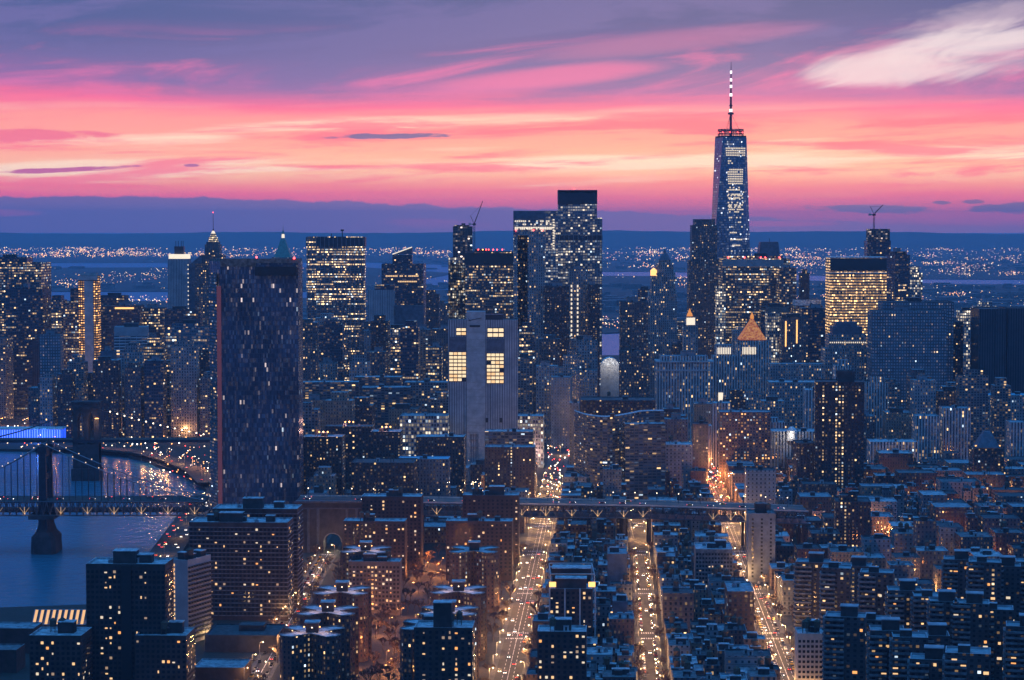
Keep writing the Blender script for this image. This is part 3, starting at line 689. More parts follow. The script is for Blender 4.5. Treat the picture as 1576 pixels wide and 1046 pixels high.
mb = MB()
for (py, a, b_) in ((424.5, .08, .95), (433, .3, .95)):
    n_ = 22
    for k in range(n_):
        f_ = (k + .5) / n_
        if a < f_ < b_ and R.random() < .8: mb.box(x0 + (x1 - x0) * f_, -24.6, 2.2, .6, P(py) - 1, P(py) + 1, bottom=True)
mb.build('lit_floor', LITE['win_warm'], o)
bld('office_tower', 'tower with a sloped lit crown peeping over the black tower roof', 'office tower', 604, 634, 392, 3620, 'glass_dark', 34, 0, group=FD, nj=0, par=.3)
o2 = bpy.context.scene.objects[-1]
zz = local(o, 604, 388, 3620)[2]
mb = MB(); xa, _, za = AT(604, 391, 3620); xb, _, zb = AT(634, 380, 3620); ox = (xa + xb) / 2
mb.face([(xa - ox, -17, za), (xb - ox, -17, za), (xb - ox, -17, zb)], 0); mb.face([(xa - ox, -17, za), (xb - ox, -17, zb), (xb - ox, 17, zb), (xa - ox, 17, za)], 0); mb.face([(xb - ox, -17, za), (xb - ox, 17, za), (xb - ox, 17, zb), (xb - ox, -17, zb)])
oo = mb.build('sloped_crown', FLAT['slate'], None, (ox, 3637, 0)); 
CROWN = oo
mb = MB(); mb.bar((xa - ox, -17.3, za), (xb - ox, -17.3, zb), .8); mb.build('crown_light', LITE['crown_white'], oo)
bld('office_tower', 'blue tower of fine vertical stripes stepping down left of the black tower', 'office tower', 566, 606, 446, 3250, 'ribbed_pale', 34, 0, roof='roof_blue', group=FD, tiers=((576, 606, 438, .6, 'glass_dark'),), nj=0)
bld('office_tower', 'dark blank block before the black tower, right of the striped blue tower', 'office tower', 588, 652, 470, 3260, 'slate', 36, 0, group=FD, nj=0)
bld('office_building', 'squat white-lit office building below the striped blue tower', 'office building', 588, 626, 505, 3040, 'office_white', 30, 0, group=FD, nj=1)
bld('office_building', 'pale blue slab right of the yellow-floored slab with a few warm windows', 'office building', 560, 590, 508, 2950, 'stucco_pale', 26, 0, group=FD, roof='roof_blue', nj=1)
# construction towers
bld('unfinished_tower', 'slim unfinished tower with bare lit floors beside the left crane', 'skyscraper', 697, 727, 348, 3500, 'bare_frame', 26, 0, group=FD, tiers=((699, 722, 346, .8),), nj=1, big=False)
crane(730, 392, 309, 743, 3480, 'dark tower crane with raised jib above the slim unfinished tower')
bld('office_tower', 'tower lit by vertical white stripes below the left crane', 'office tower', 690, 718, 396, 3330, 'office_white', 36, .0, group=FD, tiers=((690, 716, 404, 1.0, 'glass_blue'),), nj=0)
o = bld('office_tower', 'black square tower with red lights on its roof, under the left crane', 'office tower', 715, 790, 387, 3250, 'office_mixed', 50, .02, group=FD, nj=0)
P = lambda py: local(o, 750, py, 3250)[2]
mb = MB(); mb.box(0, -.2, 73.6, 52, P(407), P(389)); mb.build('plant_band', FLAT['dark_metal'], o)
mb = MB(); mb.box(-10, 0, 22, 20, P(388), P(383)); mb.build('plant_room', FLAT['steel'], o)
for px in (736, 743, 748, 752, 759, 765, 773): spire_light(o, local(o, px, 384, 3250)[0], -20, P(384), 1.1, 'lamp_red' if px != 743 else 'lamp_amber')
o = bld('glass_tower', 'teal-topped glass skyscraper with a blazing white floor just below the top', 'skyscraper', 790, 859, 324, 3180, 'glass_grid', 44, .0, group=FD, nj=0)
P = lambda py: local(o, 820, py, 3180)[2]; X_ = lambda px: local(o, px, 340, 3180)[0]
mb = MB(); mb.box((X_(790) + X_(838)) / 2 , -.3, X_(838) - X_(790), 45, P(336), P(325)); mb.build('crown_screen', FLAT['slate'], o)
mb = MB()
for (py, n_, pr_) in ((340, 20, .5), (345, 20, .35), (350, 22, .95), (352, 22, .9), (360, 20, .3)):
    for k in range(n_):
        if R.random() < pr_: mb.box(X_(792) + (X_(852) - X_(792)) * (k + .5) / n_, -22.8, 2.1, .6, P(py) - .9, P(py) + .9, bottom=True)
mb.build('lit_floor', LITE['crown_white'], o)
for px in (794, 821, 835): spire_light(o, X_(px), -23.5, P(354), 1.2)
mb = MB()
for k in range(12):
    mb.box(X_(852), -22.8, 2.6, .6, P(338 + k * 4) - .8, P(338 + k * 4) + .8, bottom=True)
mb.build('lit_stair', LITE['crown_white'], o)
bld('glass_tower', 'rippled dark tower with scattered warm windows before the teal-topped skyscraper', 'skyscraper', 797, 839, 356, 3000, 'stone_grey', 38, .0, group=FD, nj=0, tiers=((791, 812, 362, 1.0), ))
o = bld('glass_tower', 'tall shouldered glass skyscraper gridded with lit floors, second highest of the skyline', 'skyscraper', 859, 927, 335, 3260, 'glass_grid', 40, .0, group=FD, nj=0, tiers=((859, 919, 292, .9),))
P = lambda py: local(o, 890, py, 3260)[2]; X_ = lambda px: local(o, px, 340, 3260)[0]
mb = MB(); mb.box((X_(859) + X_(919)) / 2, -.2, 58.8, 37, P(314), P(292.5)); mb.build('crown_screen', FLAT['steel'], o)
mb = MB(); mb.box((X_(859) + X_(927)) / 2, -.2, 66.6, 41, P(369), P(362)); mb.build('plant_band', FLAT['steel'], o)
mb = MB(); mb.box((X_(859) + X_(919)) / 2, 0, 58.9, 37.4, P(296.5), P(293.4)); mb.build('crown_trim', FLAT['roof_tan'], o)
mb = MB(); [mb.box(X_(861 + k * 7.2), -20.4, .8, 1.4, 0, P(336)) for k in range(10)]; mb.build('mullion', FLAT['steel_grey'], o)
spire_light(o, X_(884), 0, P(290), 1.2)
o = bld('apartment_tower', 'slim tower striped by bright white vertical lights before the shouldered glass skyscraper', 'apartment tower', 876, 908, 415, 3050, 'stone_grey', 28, 0, group=FD, nj=1)
P = lambda py: local(o, 890, py, 3050)[2]; X_ = lambda px: local(o, px, 500, 3050)[0]
for px in (879.5, 889):
    for k in range(18):
        mb = MB(); py = 440 + k * 6.8; mb.box(X_(px), -14.3, 2.0, .6, P(py) - 1.6, P(py) + 1.6, bottom=True); mb.build('stair_light', LITE['crown_white'], o)
bld('apartment_tower', 'narrow black tower with amber windows at the right foot of the shouldered skyscraper', 'apartment tower', 905, 923, 438, 3020, 'brick_umber', 26, 0, group=FD, nj=1)
bld('apartment_tower', 'dark dotted tower at the left foot of the shouldered glass skyscraper', 'apartment tower', 838, 876, 440, 2980, 'brick_umber', 28, 0, group=FD, nj=1)
# gothic tower
def gothic():
    Y = 3350; o = bld('stone_skyscraper', 'white ornate neo-gothic skyscraper tapering to a pointed dark roof', 'skyscraper', 998, 1042, 456, Y, 'stone_grey', 42, .0, group=FD, nj=0,
        tiers=((1003, 1040, 420, .82), (1010, 1037, 408, .62), (1015, 1033, 400, .48)), par=.6)
    P = lambda py: local(o, 1025, py, Y)[2]; X_ = lambda px: local(o, px, 420, Y)[0]
    x = X_(1024.5)
    mb = MB(); mb.prism(ngon(x, 0, 10, 8), P(402), P(390), 0, 0, poly2=ngon(x, 0, 4, 8)); mb.prism(ngon(x, 0, 3, 8), P(390), P(382), 0, 0, poly2=ngon(x, 0, .3, 8)); mb.build('spire_roof', FLAT['slate'], o)
    for (px, py) in ((1004, 418), (1037, 418), (1011, 404), (1034, 404), (1000, 452), (1041, 452)):
        mb = MB(); mb.cyl(X_(px), -10, 2, P(py + 4), P(py), 6); mb.cyl(X_(px), -10, 2.3, P(py), P(py - 7), 6, 0, .1); mb.build('turret', FLAT['concrete'], o)
    mb = MB(); mb.cyl(X_(1006.5), -14, 5, P(424), P(416), 8); mb.cyl(X_(1006.5), -14, 5, P(416), P(412), 8, 0, .5); mb.build('lit_turret', LITE['crown_amber'], o)
gothic()
bld('apartment_tower', 'brown windowed tower with flat top left of the ornate gothic skyscraper', 'apartment tower', 955, 998, 464, 3100, 'stone_brown', 32, .0, group=FD, nj=2)
bld('office_tower', 'dark stepped masonry tower close against the left side of the tallest tower', 'office tower', 1065, 1104, 346, 3600, 'stone_brown', 40, .0, group=FD, nj=0, tiers=((1069, 1101, 337, .8), ))
o = bpy.context.scene.objects[-1]
bld('office_tower', 'low shoulder of masonry before the dark stepped tower, few windows lit', 'office tower', 1060, 1108, 400, 3560, 'stone_brown', 34, .0, group=FD, nj=0)
o = bld('office_tower', 'wide pale-topped office block with continuous lit floors right of the tallest tower foot', 'office tower', 1112, 1216, 398, 3450, 'office_mixed', 60, .0, roof='roof_mid', group=FD, nj=1, tiers=((1118, 1206, 394, .8),))
P = lambda py: local(o, 1160, py, 3450)[2]; X_ = lambda px: local(o, px, 400, 3450)[0]
mb = MB(); mb.box((X_(1112) + X_(1206)) / 2, -.3, X_(1206) - X_(1112), 61, P(410), P(399)); mb.build('pale_band', FLAT['blank_blue'], o)
for px in (1121, 1146, 1171, 1178, 1200): spire_light(o, X_(px), -28, P(396), 1.3)
bld('glass_tower', 'tapering dark blue glass tower standing behind the pale-topped office block', 'skyscraper', 1168, 1201, 397, 3800, 'slate', 36, .0, group=FD, nj=0, par=.3)
o = bpy.context.scene.objects[-1]
x0, y0, z0 = AT(1168, 397, 3800); x1 = AT(1201, 397, 3800)[0]; z1 = AT(1168, 372, 3800)[2]; xm = (x0 + x1) / 2
mb = MB(); mb.prism(rect(0, 0, x1 - x0, 36), 0, z1 - z0, 0, 0, poly2=rect(0, 0, (x1 - x0) * .82, 30)); mb.bar((2, 0, z1 - z0), (2, 0, z1 - z0 + 6), .5)
TOPO = mb.build('tapered_top', FLAT['slate'], None, (xm, 3818, z0))
bld('office_tower', 'stepped block with thin level lights, right end of the pale-topped office block', 'office tower', 1200, 1226, 412, 3400, 'office_mixed', 40, 0, group=FD, nj=1)
bld('apartment_tower', 'thin dark tower of small lights left of the golden-lit office slab', 'apartment tower', 1232, 1246, 420, 3700, 'brick_umber', 22, 0, group=FD, nj=0, tiers=((1236, 1243, 414, .5),))
bld('office_tower', 'narrow tower of stacked lit windows beside the ornate gothic skyscraper and dark masonry shoulder', 'office tower', 1103, 1117, 440, 3420, 'office_white', 20, 0, group=FD, nj=0)
o = bld('office_tower', 'golden-lit office slab glowing on nearly every floor under a dark top', 'office tower', 1278, 1365, 396, 3300, 'office_gold', 50, .0, group=FD, nj=0)
P = lambda py: local(o, 1320, py, 3300)[2]; W_ = local(o, 1365, 400, 3300)[0] * 2
mb = MB(); mb.box(0, -.3, W_ * .995, 51, P(416), P(397)); mb.build('dark_crown', FLAT['dark_metal'], o)
mb = MB(); mb.box(0, 0, W_, 51.5, P(396.8), P(395)); mb.box(0, -.2, W_, 51.5, P(420.5), P(419)); mb.build('white_cornice', FLAT['roof_white'], o)
bld('unfinished_tower', 'unfinished dark tower behind the golden-lit slab with a thin red crane on top', 'skyscraper', 1335, 1371, 370, 3600, 'glass_dark', 34, .0, group=FD, nj=0, tiers=((1338, 1370, 352, .9, 'bare_frame'),))
crane(1345, 352, 315, 1359, 3590, 'thin red crane leaning right on the unfinished tower', True)
bld('apartment_tower', 'dark rounded tower with ragged top right of the golden-lit slab', 'apartment tower', 1368, 1402, 392, 3400, 'glass_dark', 34, .3, group=FD, nj=2, tiers=((1373, 1398, 387, .6, 'brick_umber'),))
bld('office_tower', 'pale blurred tower with lit floors right of the dark rounded tower', 'office tower', 1398, 1420, 420, 3650, 'office_white', 26, 0, group=FD, nj=0, tiers=((1402, 1416, 410, .6),))
o = bld('federal_building', 'vast checkered government slab with a solid dark top, right of the golden-lit slab', 'office building', 1343, 1459, 478, 2750, 'fed_grid', 44, -.03, group=FD, nj=1)
bld('federal_building', 'taller dark half of the checkered government slab, flat topped', 'office building', 1359, 1470, 464, 2810, 'fed_grid', 44, -.03, group=FD, nj=2)
o = bpy.context.scene.objects[-3] if False else None
bld('office_building', 'dark narrow slab on the right end of the checkered government slab', 'office building', 1459, 1483, 495, 2860, 'brick_umber', 40, 0, group=FD, nj=1)
bld('telephone_building', 'black windowless ribbed block at the right edge of the photo', 'office building', 1507, 1549, 475, 2780, 'ribbed_dark', 50, .0, group=FD, nj=0)
bld('telephone_building', 'second black ribbed shaft cut by the right edge, beside its windowless twin', 'office building', 1551, 1620, 474, 2790, 'ribbed_dark', 50, .0, group=FD, nj=0)
bld('office_tower', 'pale blue lit tower between the government slab and the black windowless block', 'office tower', 1478, 1500, 478, 3200, 'office_white', 26, 0, group=FD, nj=1)
o = bld('courthouse_tower', 'domed blue-grey stepped tower before the lower left of the golden-lit slab', 'office building', 1270, 1341, 536, 2830, 'stone_grey', 40, .0, group=FD, nj=0, tiers=((1276, 1334, 515, .85), (1283, 1328, 503, .7, 'slate'), (1289, 1321, 496, .5, 'slate')), roof='roof_blue')
mb = MB(); P = lambda py: local(o, 1305, py, 2830)[2]; W_ = local(o, 1334, 520, 2830)[0] - local(o, 1276, 520, 2830)[0]
for k in range(18): mb.box(-W_ / 2 + W_ * (k + .5) / 18, -17.6, 1.2, .5, P(527) - .8, P(527) + .8, bottom=True)
mb.build('lit_row', LITE['crown_white'], o)
# golden pyramid + civic towers
def gold_pyramid():
    Y = 2860; o = bld('courthouse_tower', 'square stone courthouse tower crowned by a glowing golden pyramid', 'courthouse', 1135, 1187, 524, Y, 'stone_pale', 36, .0, group=FD, nj=0, par=.4)
    P = lambda py: local(o, 1160, py, Y)[2]; X_ = lambda px: local(o, px, 520, Y)[0]
    xm = X_(1159.5); r = (X_(1180) - X_(1139)) / 2 * 1.414
    mb = MB(); mb.prism(ngon(xm, 0, r, 4, math.pi / 4), P(523), P(491), 0, 0, poly2=ngon(xm, 0, 2.4, 4, math.pi / 4)); mb.build('golden_pyramid', GOLD, o)
    mb = MB(); mb.cyl(xm, 0, 2.4, P(491), P(487), 6); mb.cyl(xm, 0, 2.4, P(487), P(481), 6, 0, .1); mb.build('lantern', LITE['gold'], o)
    for k in range(9):
        mb = MB(); mb.box(X_(1143.5 + k * 2.4), -18.3, 1.1, .4, P(545), P(534)); mb.build('lit_column', LITE['crown_white'], o)
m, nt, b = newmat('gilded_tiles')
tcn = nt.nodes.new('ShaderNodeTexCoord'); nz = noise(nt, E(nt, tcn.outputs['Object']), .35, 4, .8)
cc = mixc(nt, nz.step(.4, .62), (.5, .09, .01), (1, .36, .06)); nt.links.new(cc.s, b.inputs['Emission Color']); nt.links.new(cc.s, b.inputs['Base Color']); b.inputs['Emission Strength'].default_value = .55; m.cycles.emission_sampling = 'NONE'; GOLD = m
gold_pyramid()
o = bld('municipal_building', 'massive pale municipal block with tall pilasters and dark crown floors', 'civic building', 1011, 1098, 556, 2650, 'stone_pale', 40, .0, roof='roof_blue', group=FD, nj=2, tiers=((1018, 1090, 548, .8),))
P = lambda py: local(o, 1050, py, 2650)[2]; X_ = lambda px: local(o, px, 600, 2650)[0]
mb = MB(); mb.box(0, -.2, X_(1098) - X_(1011) + 1.2, 41.4, P(571), P(568.5)); mb.box(0, -.2, X_(1098) - X_(1011) + 1.6, 41.8, P(557.5), P(555.6)); mb.build('cornice', FLAT['concrete'], o)
o = bld('municipal_building', 'pale civic tower with a glowing white colonnade, left of the golden pyramid tower', 'civic building', 1098, 1135, 548, 2700, 'stone_pale', 34, .0, roof='roof_blue', group=FD, nj=0, tiers=((1103, 1128, 531, .7, 'stone_pale'),))
P = lambda py: local(o, 1115, py, 2700)[2]; X_ = lambda px: local(o, px, 540, 2700)[0]
mb = MB(); mb.box((X_(1104) + X_(1126)) / 2, -12.3, X_(1126) - X_(1104), .8, P(545), P(535)); cn = mb.build('colonnade', LITE['crown_white'], o); mb = MB(); [mb.box(X_(1104.5 + k * 2.65), -12.9, .8, .8, P(545), P(534)) for k in range(9)]; mb.build('pillars', FLAT['concrete'], cn)
mb = MB(); mb.box((X_(1105) + X_(1114)) / 2, -17.4, X_(1114) - X_(1107), .6, P(618), P(604)); mb.build('lit_portal', LITE['crown_white'], o)
o = bld('stone_skyscraper', 'small stone tower with a tiny orange cupola left of the dark masonry shoulder', 'office building', 1052, 1074, 500, 3050, 'stone_grey', 24, 0, group=FD, nj=0, tiers=((1056, 1071, 488, .6, 'stone_pale'),))
P = lambda py: local(o, 1062, py, 3050)[2]; X_ = lambda px: local(o, px, 490, 3050)[0]
mb = MB(); mb.box(X_(1063.5), -7.6, X_(1070) - X_(1057), .6, P(500), P(489)); mb.build('lit_colonnade', LITE['crown_white'], o)
mb = MB(); mb.cyl(X_(1062.5), 0, 4.4, P(487), P(482), 8, 0, 3.2); mb.cyl(X_(1062.5), 0, 2.4, P(482), P(475), 8, 0, .4); mb.build('cupola', LITE['gold'], o)
o = bld('office_tower', 'brown tower with two tall amber light shafts right of the golden pyramid', 'office building', 1203, 1244, 488, 3050, 'stone_brown', 34, 0, group=FD, nj=1)
P = lambda py: local(o, 1220, py, 3050)[2]; X_ = lambda px: local(o, px, 490, 3050)[0]
for px, ya, yb in ((1209.5, 533, 494), (1226.5, 528, 492)):
    mb = MB(); mb.box(X_(px), -17.4, 1.8, .6, P(ya), P(yb)); mb.build('amber_shaft', LITE['crown_amber'], o)
bld('office_tower', 'white-lit block with amber stairwell between golden pyramid and twin amber shafts', 'office building', 1181, 1203, 480, 3080, 'office_white', 26, 0, group=FD, nj=1, tiers=((1181, 1214, 472, .9, 'roof_tan'),))
bld('office_building', 'low tiered block capped by pale glowing bands, behind the twin amber shafts', 'office building', 1222, 1266, 470, 3350, 'office_mixed', 34, 0, group=FD, nj=0, tiers=((1224, 1264, 461, .9, 'roof_white'),))
# --- tall white telephone tower
def slab_tower():
    Y = 2350; h = AT(745, 480, Y)[2]; x = lambda px: XZ(px, Y, 550); xm = x(743)
    r = empty('telephone_tower', (xm, Y, 0)); tag(r, 'pale slab tower with blank central shaft and two glowing window blocks', 'office tower')
    X_ = lambda px: x(px) - xm; P = lambda py: AT(740, py, Y)[2]; rp, cwp = WM['ribbed_pale'][0], 2.6
    mb = MB(); mb.box((X_(690) + X_(797)) / 2, 17, X_(797) - X_(690), 32, 0, P(492), 0, 0, 1, cwp, .8); mb.build('ribbed_body', [rp, FLAT['roof_mid']], r)
    mb = MB(); mb.box((X_(718) + X_(747)) / 2, 8, X_(747) - X_(718), 18, P(668), P(479), 0, 0, 0, bottom=True); mb.box((X_(718) + X_(723)) / 2, 8, X_(723) - X_(718), 18, 0, P(668)); mb.box((X_(736) + X_(747)) / 2, 8, X_(747) - X_(736), 18, 0, P(668)); mb.box((X_(723) + X_(736)) / 2, 12, X_(736) - X_(723), 12, 0, P(668), 0, 1)
    c_ = mb.build('central_shaft', [FLAT['concrete'], FLAT['dark_metal']], r)
    mb = MB(); mb.bar((X_(721), -1.4, P(493)), (X_(741), -1.4, P(489)), .35); mb.bar((X_(724), -1.4, P(494)), (X_(721), -1.4, P(490)), .3); mb.box((X_(723) + X_(739)) / 2, -1.3, X_(739) - X_(723), .5, P(503), P(500), bottom=True); mb.build('roof_gear', FLAT['dark_metal'], r)
    for (a, b_, ya, yb, rows_, cols) in ((691, 717.5, 587, 541, 8, 4), (749, 775.5, 590, 543, 8, 4), (750, 775.5, 519, 504, 2, 3), (702, 717.5, 516, 504, 2, 2)):
        mb = MB(); mb.box((X_(a) + X_(b_)) / 2, .9, X_(b_) - X_(a), .7, P(ya), P(yb), bottom=True); f_ = mb.build('window_bay', FLAT['dark_metal'], r)
        for i in range(cols):
            for j in range(rows_):
                if R.random() < .1: continue
                wx = (X_(b_) - X_(a)) / cols; hz = (P(yb) - P(ya)) / rows_
                mb = MB(); mb.box(X_(a) + wx * (i + .5), .45, wx * .86, .3, P(ya) + hz * (j + .14), P(ya) + hz * (j + .84), bottom=True); mb.build('lit_window', LITE['bay_light'] if R.random() < .85 else LITE['win_warm'], f_)
    mb = MB(); mb.box((X_(749) + X_(776)) / 2, .7, X_(776) - X_(749), .8, P(541), P(521), bottom=True); mb.box((X_(692) + X_(717)) / 2, .7, X_(717) - X_(692), .8, P(540), P(518), bottom=True); mb.build('dark_bay', FLAT['slate'], r)
    mb = MB(); mb.box(X_(760), 10, 20, 14, P(493), P(484)); mb.build('plant_room', FLAT['steel'], r)
    mb = MB()
    for py in range(500, 690, 11): mb.box((X_(718) + X_(747)) / 2, 7.9, X_(747) - X_(718) + .3, 18.2, P(py) - .15, P(py) + .15, bottom=True)
    mb.build('joint_lines', FLAT['joint'], r)
    for px in (749, 771): mb = MB(); mb.box(X_(px), .8, 3.5, .6, P(650), P(643), bottom=True); mb.build('louvre', FLAT['dark_metal'], r)
    FOOT.append((x(690), x(797), Y - 2, Y + 34))
LITE['bay_light'] = glow('bay_light', (1, .74, .42), 1.2)
slab_tower()
# orphan tops join their towers
for o in list(bpy.context.scene.objects):
    if o.get('label', '').startswith('tower with a sloped lit crown'): CROWN.parent = o; CROWN.location = (0, 0, 0)
    if o.get('label', '').startswith('tapering dark blue glass'): TOPO.parent = o; TOPO.location = (0, 0, z0)
# ================================================================== BRIDGES
def decktop(px): return AT(px, 771.5 if px < 500 else 771.5 + (px - 500) * .0145 if px < 1000 else 778.7 + (px - 1000) * .035, 1800)[2]
def truss_run(root, xa, xb, za, zb, hgt, y0, y1, step, mat, namep='truss'):
    mb = MB(); n = max(2, int((xb - xa) / step))
    for y in (y0, y1):
        for k in range(n):
            p, q = k / n, (k + 1) / n; x0, x1 = xa + (xb - xa) * p, xa + (xb - xa) * q; t0, t1 = za + (zb - za) * p, za + (zb - za) * q
            mb.bar((x0, y, t0), (x1, y, t1), .5); mb.bar((x0, y, t0 - hgt), (x1, y, t1 - hgt), .6)
            mb.bar((x0, y, t0), (x0, y, t0 - hgt), .28); xm, tm = (x0 + x1) / 2, (t0 + t1) / 2
            mb.bar((x0, y, t0 - hgt), (xm, y, tm), .34); mb.bar((xm, y, tm), (x1, y, t1 - hgt), .34)
    return mb.build(namep, mat, root)
def lamp_light(parent, loc, e, col, r=.6, name='lamp_light'):
    key = (round(e), tuple(col))
    if key not in LD:
        l = bpy.data.lights.new(name, 'POINT'); l.energy = e; l.color = col; l.shadow_soft_size = r; LD[key] = l
    o = bpy.data.objects.new(name, LD[key]); COL.objects.link(o); o.location = loc
    if parent: o.parent = parent
    return o
LD = {}
def manhattan():
    r = empty('suspension_bridge', (XZ(63, 1800), 1818, 0)); ox = r.location.x
    tag(r, 'dark steel suspension bridge with lamp-strung cables crossing the river at left', 'bridge')
    X_ = lambda px: XZ(px, 1800) - ox; P = lambda py: AT(60, py, 1800)[2]
    xa, xb = X_(-120), X_(313); zt = decktop(100)
    mb = MB(); mb.prism([(xa, -18), (xb, -18), (xb, 18), (xa, 18)], zt - 1.2, zt, 0, 1, bottom=True); mb.prism([(xa, -15), (xb, -15), (xb, 15), (xa, 15)], zt - 9.5, zt - 8.7, 0, 0, bottom=True); mb.build('deck', [FLAT['steel'], ASPH], r)
    truss_run(r, xa, xb, zt - .2, zt - .2, 11.5, -18, 18, 5.5, FLAT['truss_steel'])
    for sy in (-12, 12):
        mb = MB(); w0, w1 = X_(72) - X_(56), X_(69) - X_(58)
        mb.prism(rect(0, sy, w0 * .9, 5), 8, zt - 8, 0, 0, poly2=rect(0, sy, w0 * .72, 4.5)); mb.prism(rect(0, sy, w0 * .8, 4.5), zt - 8, P(700), 0, 0, poly2=rect(0, sy, w1 * .9, 3.6)); mb.prism(rect(0, sy, w1 * 1.25, 4.4), P(700), P(688), 0, 0, bottom=True); mb.cyl(0, sy, 2.2, P(688), P(681), 8, 0, .6)
        mb.build('tower_leg', FLAT['steel'], r)
    mb = MB(); mb.box(0, 0, 4, 24, P(704), P(694), bottom=True); mb.box(0, 0, 4, 24, P(740), P(732), bottom=True)
    mb.bar((0, -12, P(732)), (0, 12, P(704)), .8); mb.bar((0, 12, P(732)), (0, -12, P(704)), .8); mb.build('cross_brace', FLAT['steel'], r)
    oc = lambda w_, d_: [(-w_ / 2 + 3, -d_ / 2), (w_ / 2 - 3, -d_ / 2), (w_ / 2, -d_ / 2 + 4), (w_ / 2, d_ / 2 - 4), (w_ / 2 - 3, d_ / 2), (-w_ / 2 + 3, d_ / 2), (-w_ / 2, d_ / 2 - 4), (-w_ / 2, -d_ / 2 + 4)]
    mb = MB(); A0 = oc(X_(85) - X_(46), 34); A1 = oc(X_(84) - X_(47), 33); A2 = oc(X_(76) - X_(53), 31); A3 = oc(X_(72) - X_(56), 30); mb.prism(A0, -3, 11, 0, 0, poly2=A1); mb.prism(A1, 11, 15, 0, 0, poly2=A2); mb.prism(A2, 15, 21, 0, 0, poly2=A3); mb.prism(A3, 21, zt - 14, 0, 0); mb.box(0, 0, X_(84) - X_(44), 40, zt - 15, zt - 11.5, bottom=True); mb.build('pier', FLAT['masonry'], r)
    def cab(px):
        if px >= 63: t = (px - 63) / 250; return P(683 + 88 * (1.45 * t - .45 * t * t) if t < 1 else 771)
        t = (63 - px) / 190.; return P(683 + 75 * (1.75 * t - .75 * t * t))
    for sy in (-13, 13):
        mb = MB(); pxs = list(range(-117, 314, 10))
        for a, b_ in zip(pxs, pxs[1:]): mb.bar((X_(a), sy, cab(a)), (X_(b_), sy, cab(b_)), .45)
        c_ = mb.build('main_cable', FLAT['steel_grey'], r)
        for px in range(-30, 312, 20):
            if abs(px - 63) < 6: continue
            l_ = MB(); l_.ball((X_(px), sy, cab(px) + 1.0), .42); l_.build('cable_lamp', LITE['cable_lamp'], c_)
    hg = 0
    for px in range(-26, 310, 10):
        if abs(px - 63) < 7 or hg > 48: continue
        hg += 1
        for sy in (-13, 13):
            mb = MB(); mb.bar((X_(px), sy, zt), (X_(px), sy, cab(px)), .22); mb.build('hanger', FLAT['steel'], r)
    for px in (-4, 37, 93, 134, 175, 217, 258, 299):
        mb = MB(); mb.bar((X_(px), -19, zt - 10.5), (X_(px), -19, zt - 4.5), .32); mb.bar((X_(px), -19, zt - 10), (X_(px) - 4, -19, zt - 5), .16); mb.bar((X_(px), -19, zt - 10), (X_(px) + 4, -19, zt - 5), .16); mb.build('truss_glow', LITE['truss_glow'], r)  # glowing bars stand in for the fan of light on the truss members
        lamp_light(r, (X_(px), -20.5, zt - 10), 260, (1, .7, .35), .5)
    FOOT.append((XZ(-200, 1800), XZ(313, 1800), 1795, 1840))
LITE['cable_lamp'] = glow('cable_lamp', (1, .64, .36), 2.6)
manhattan()
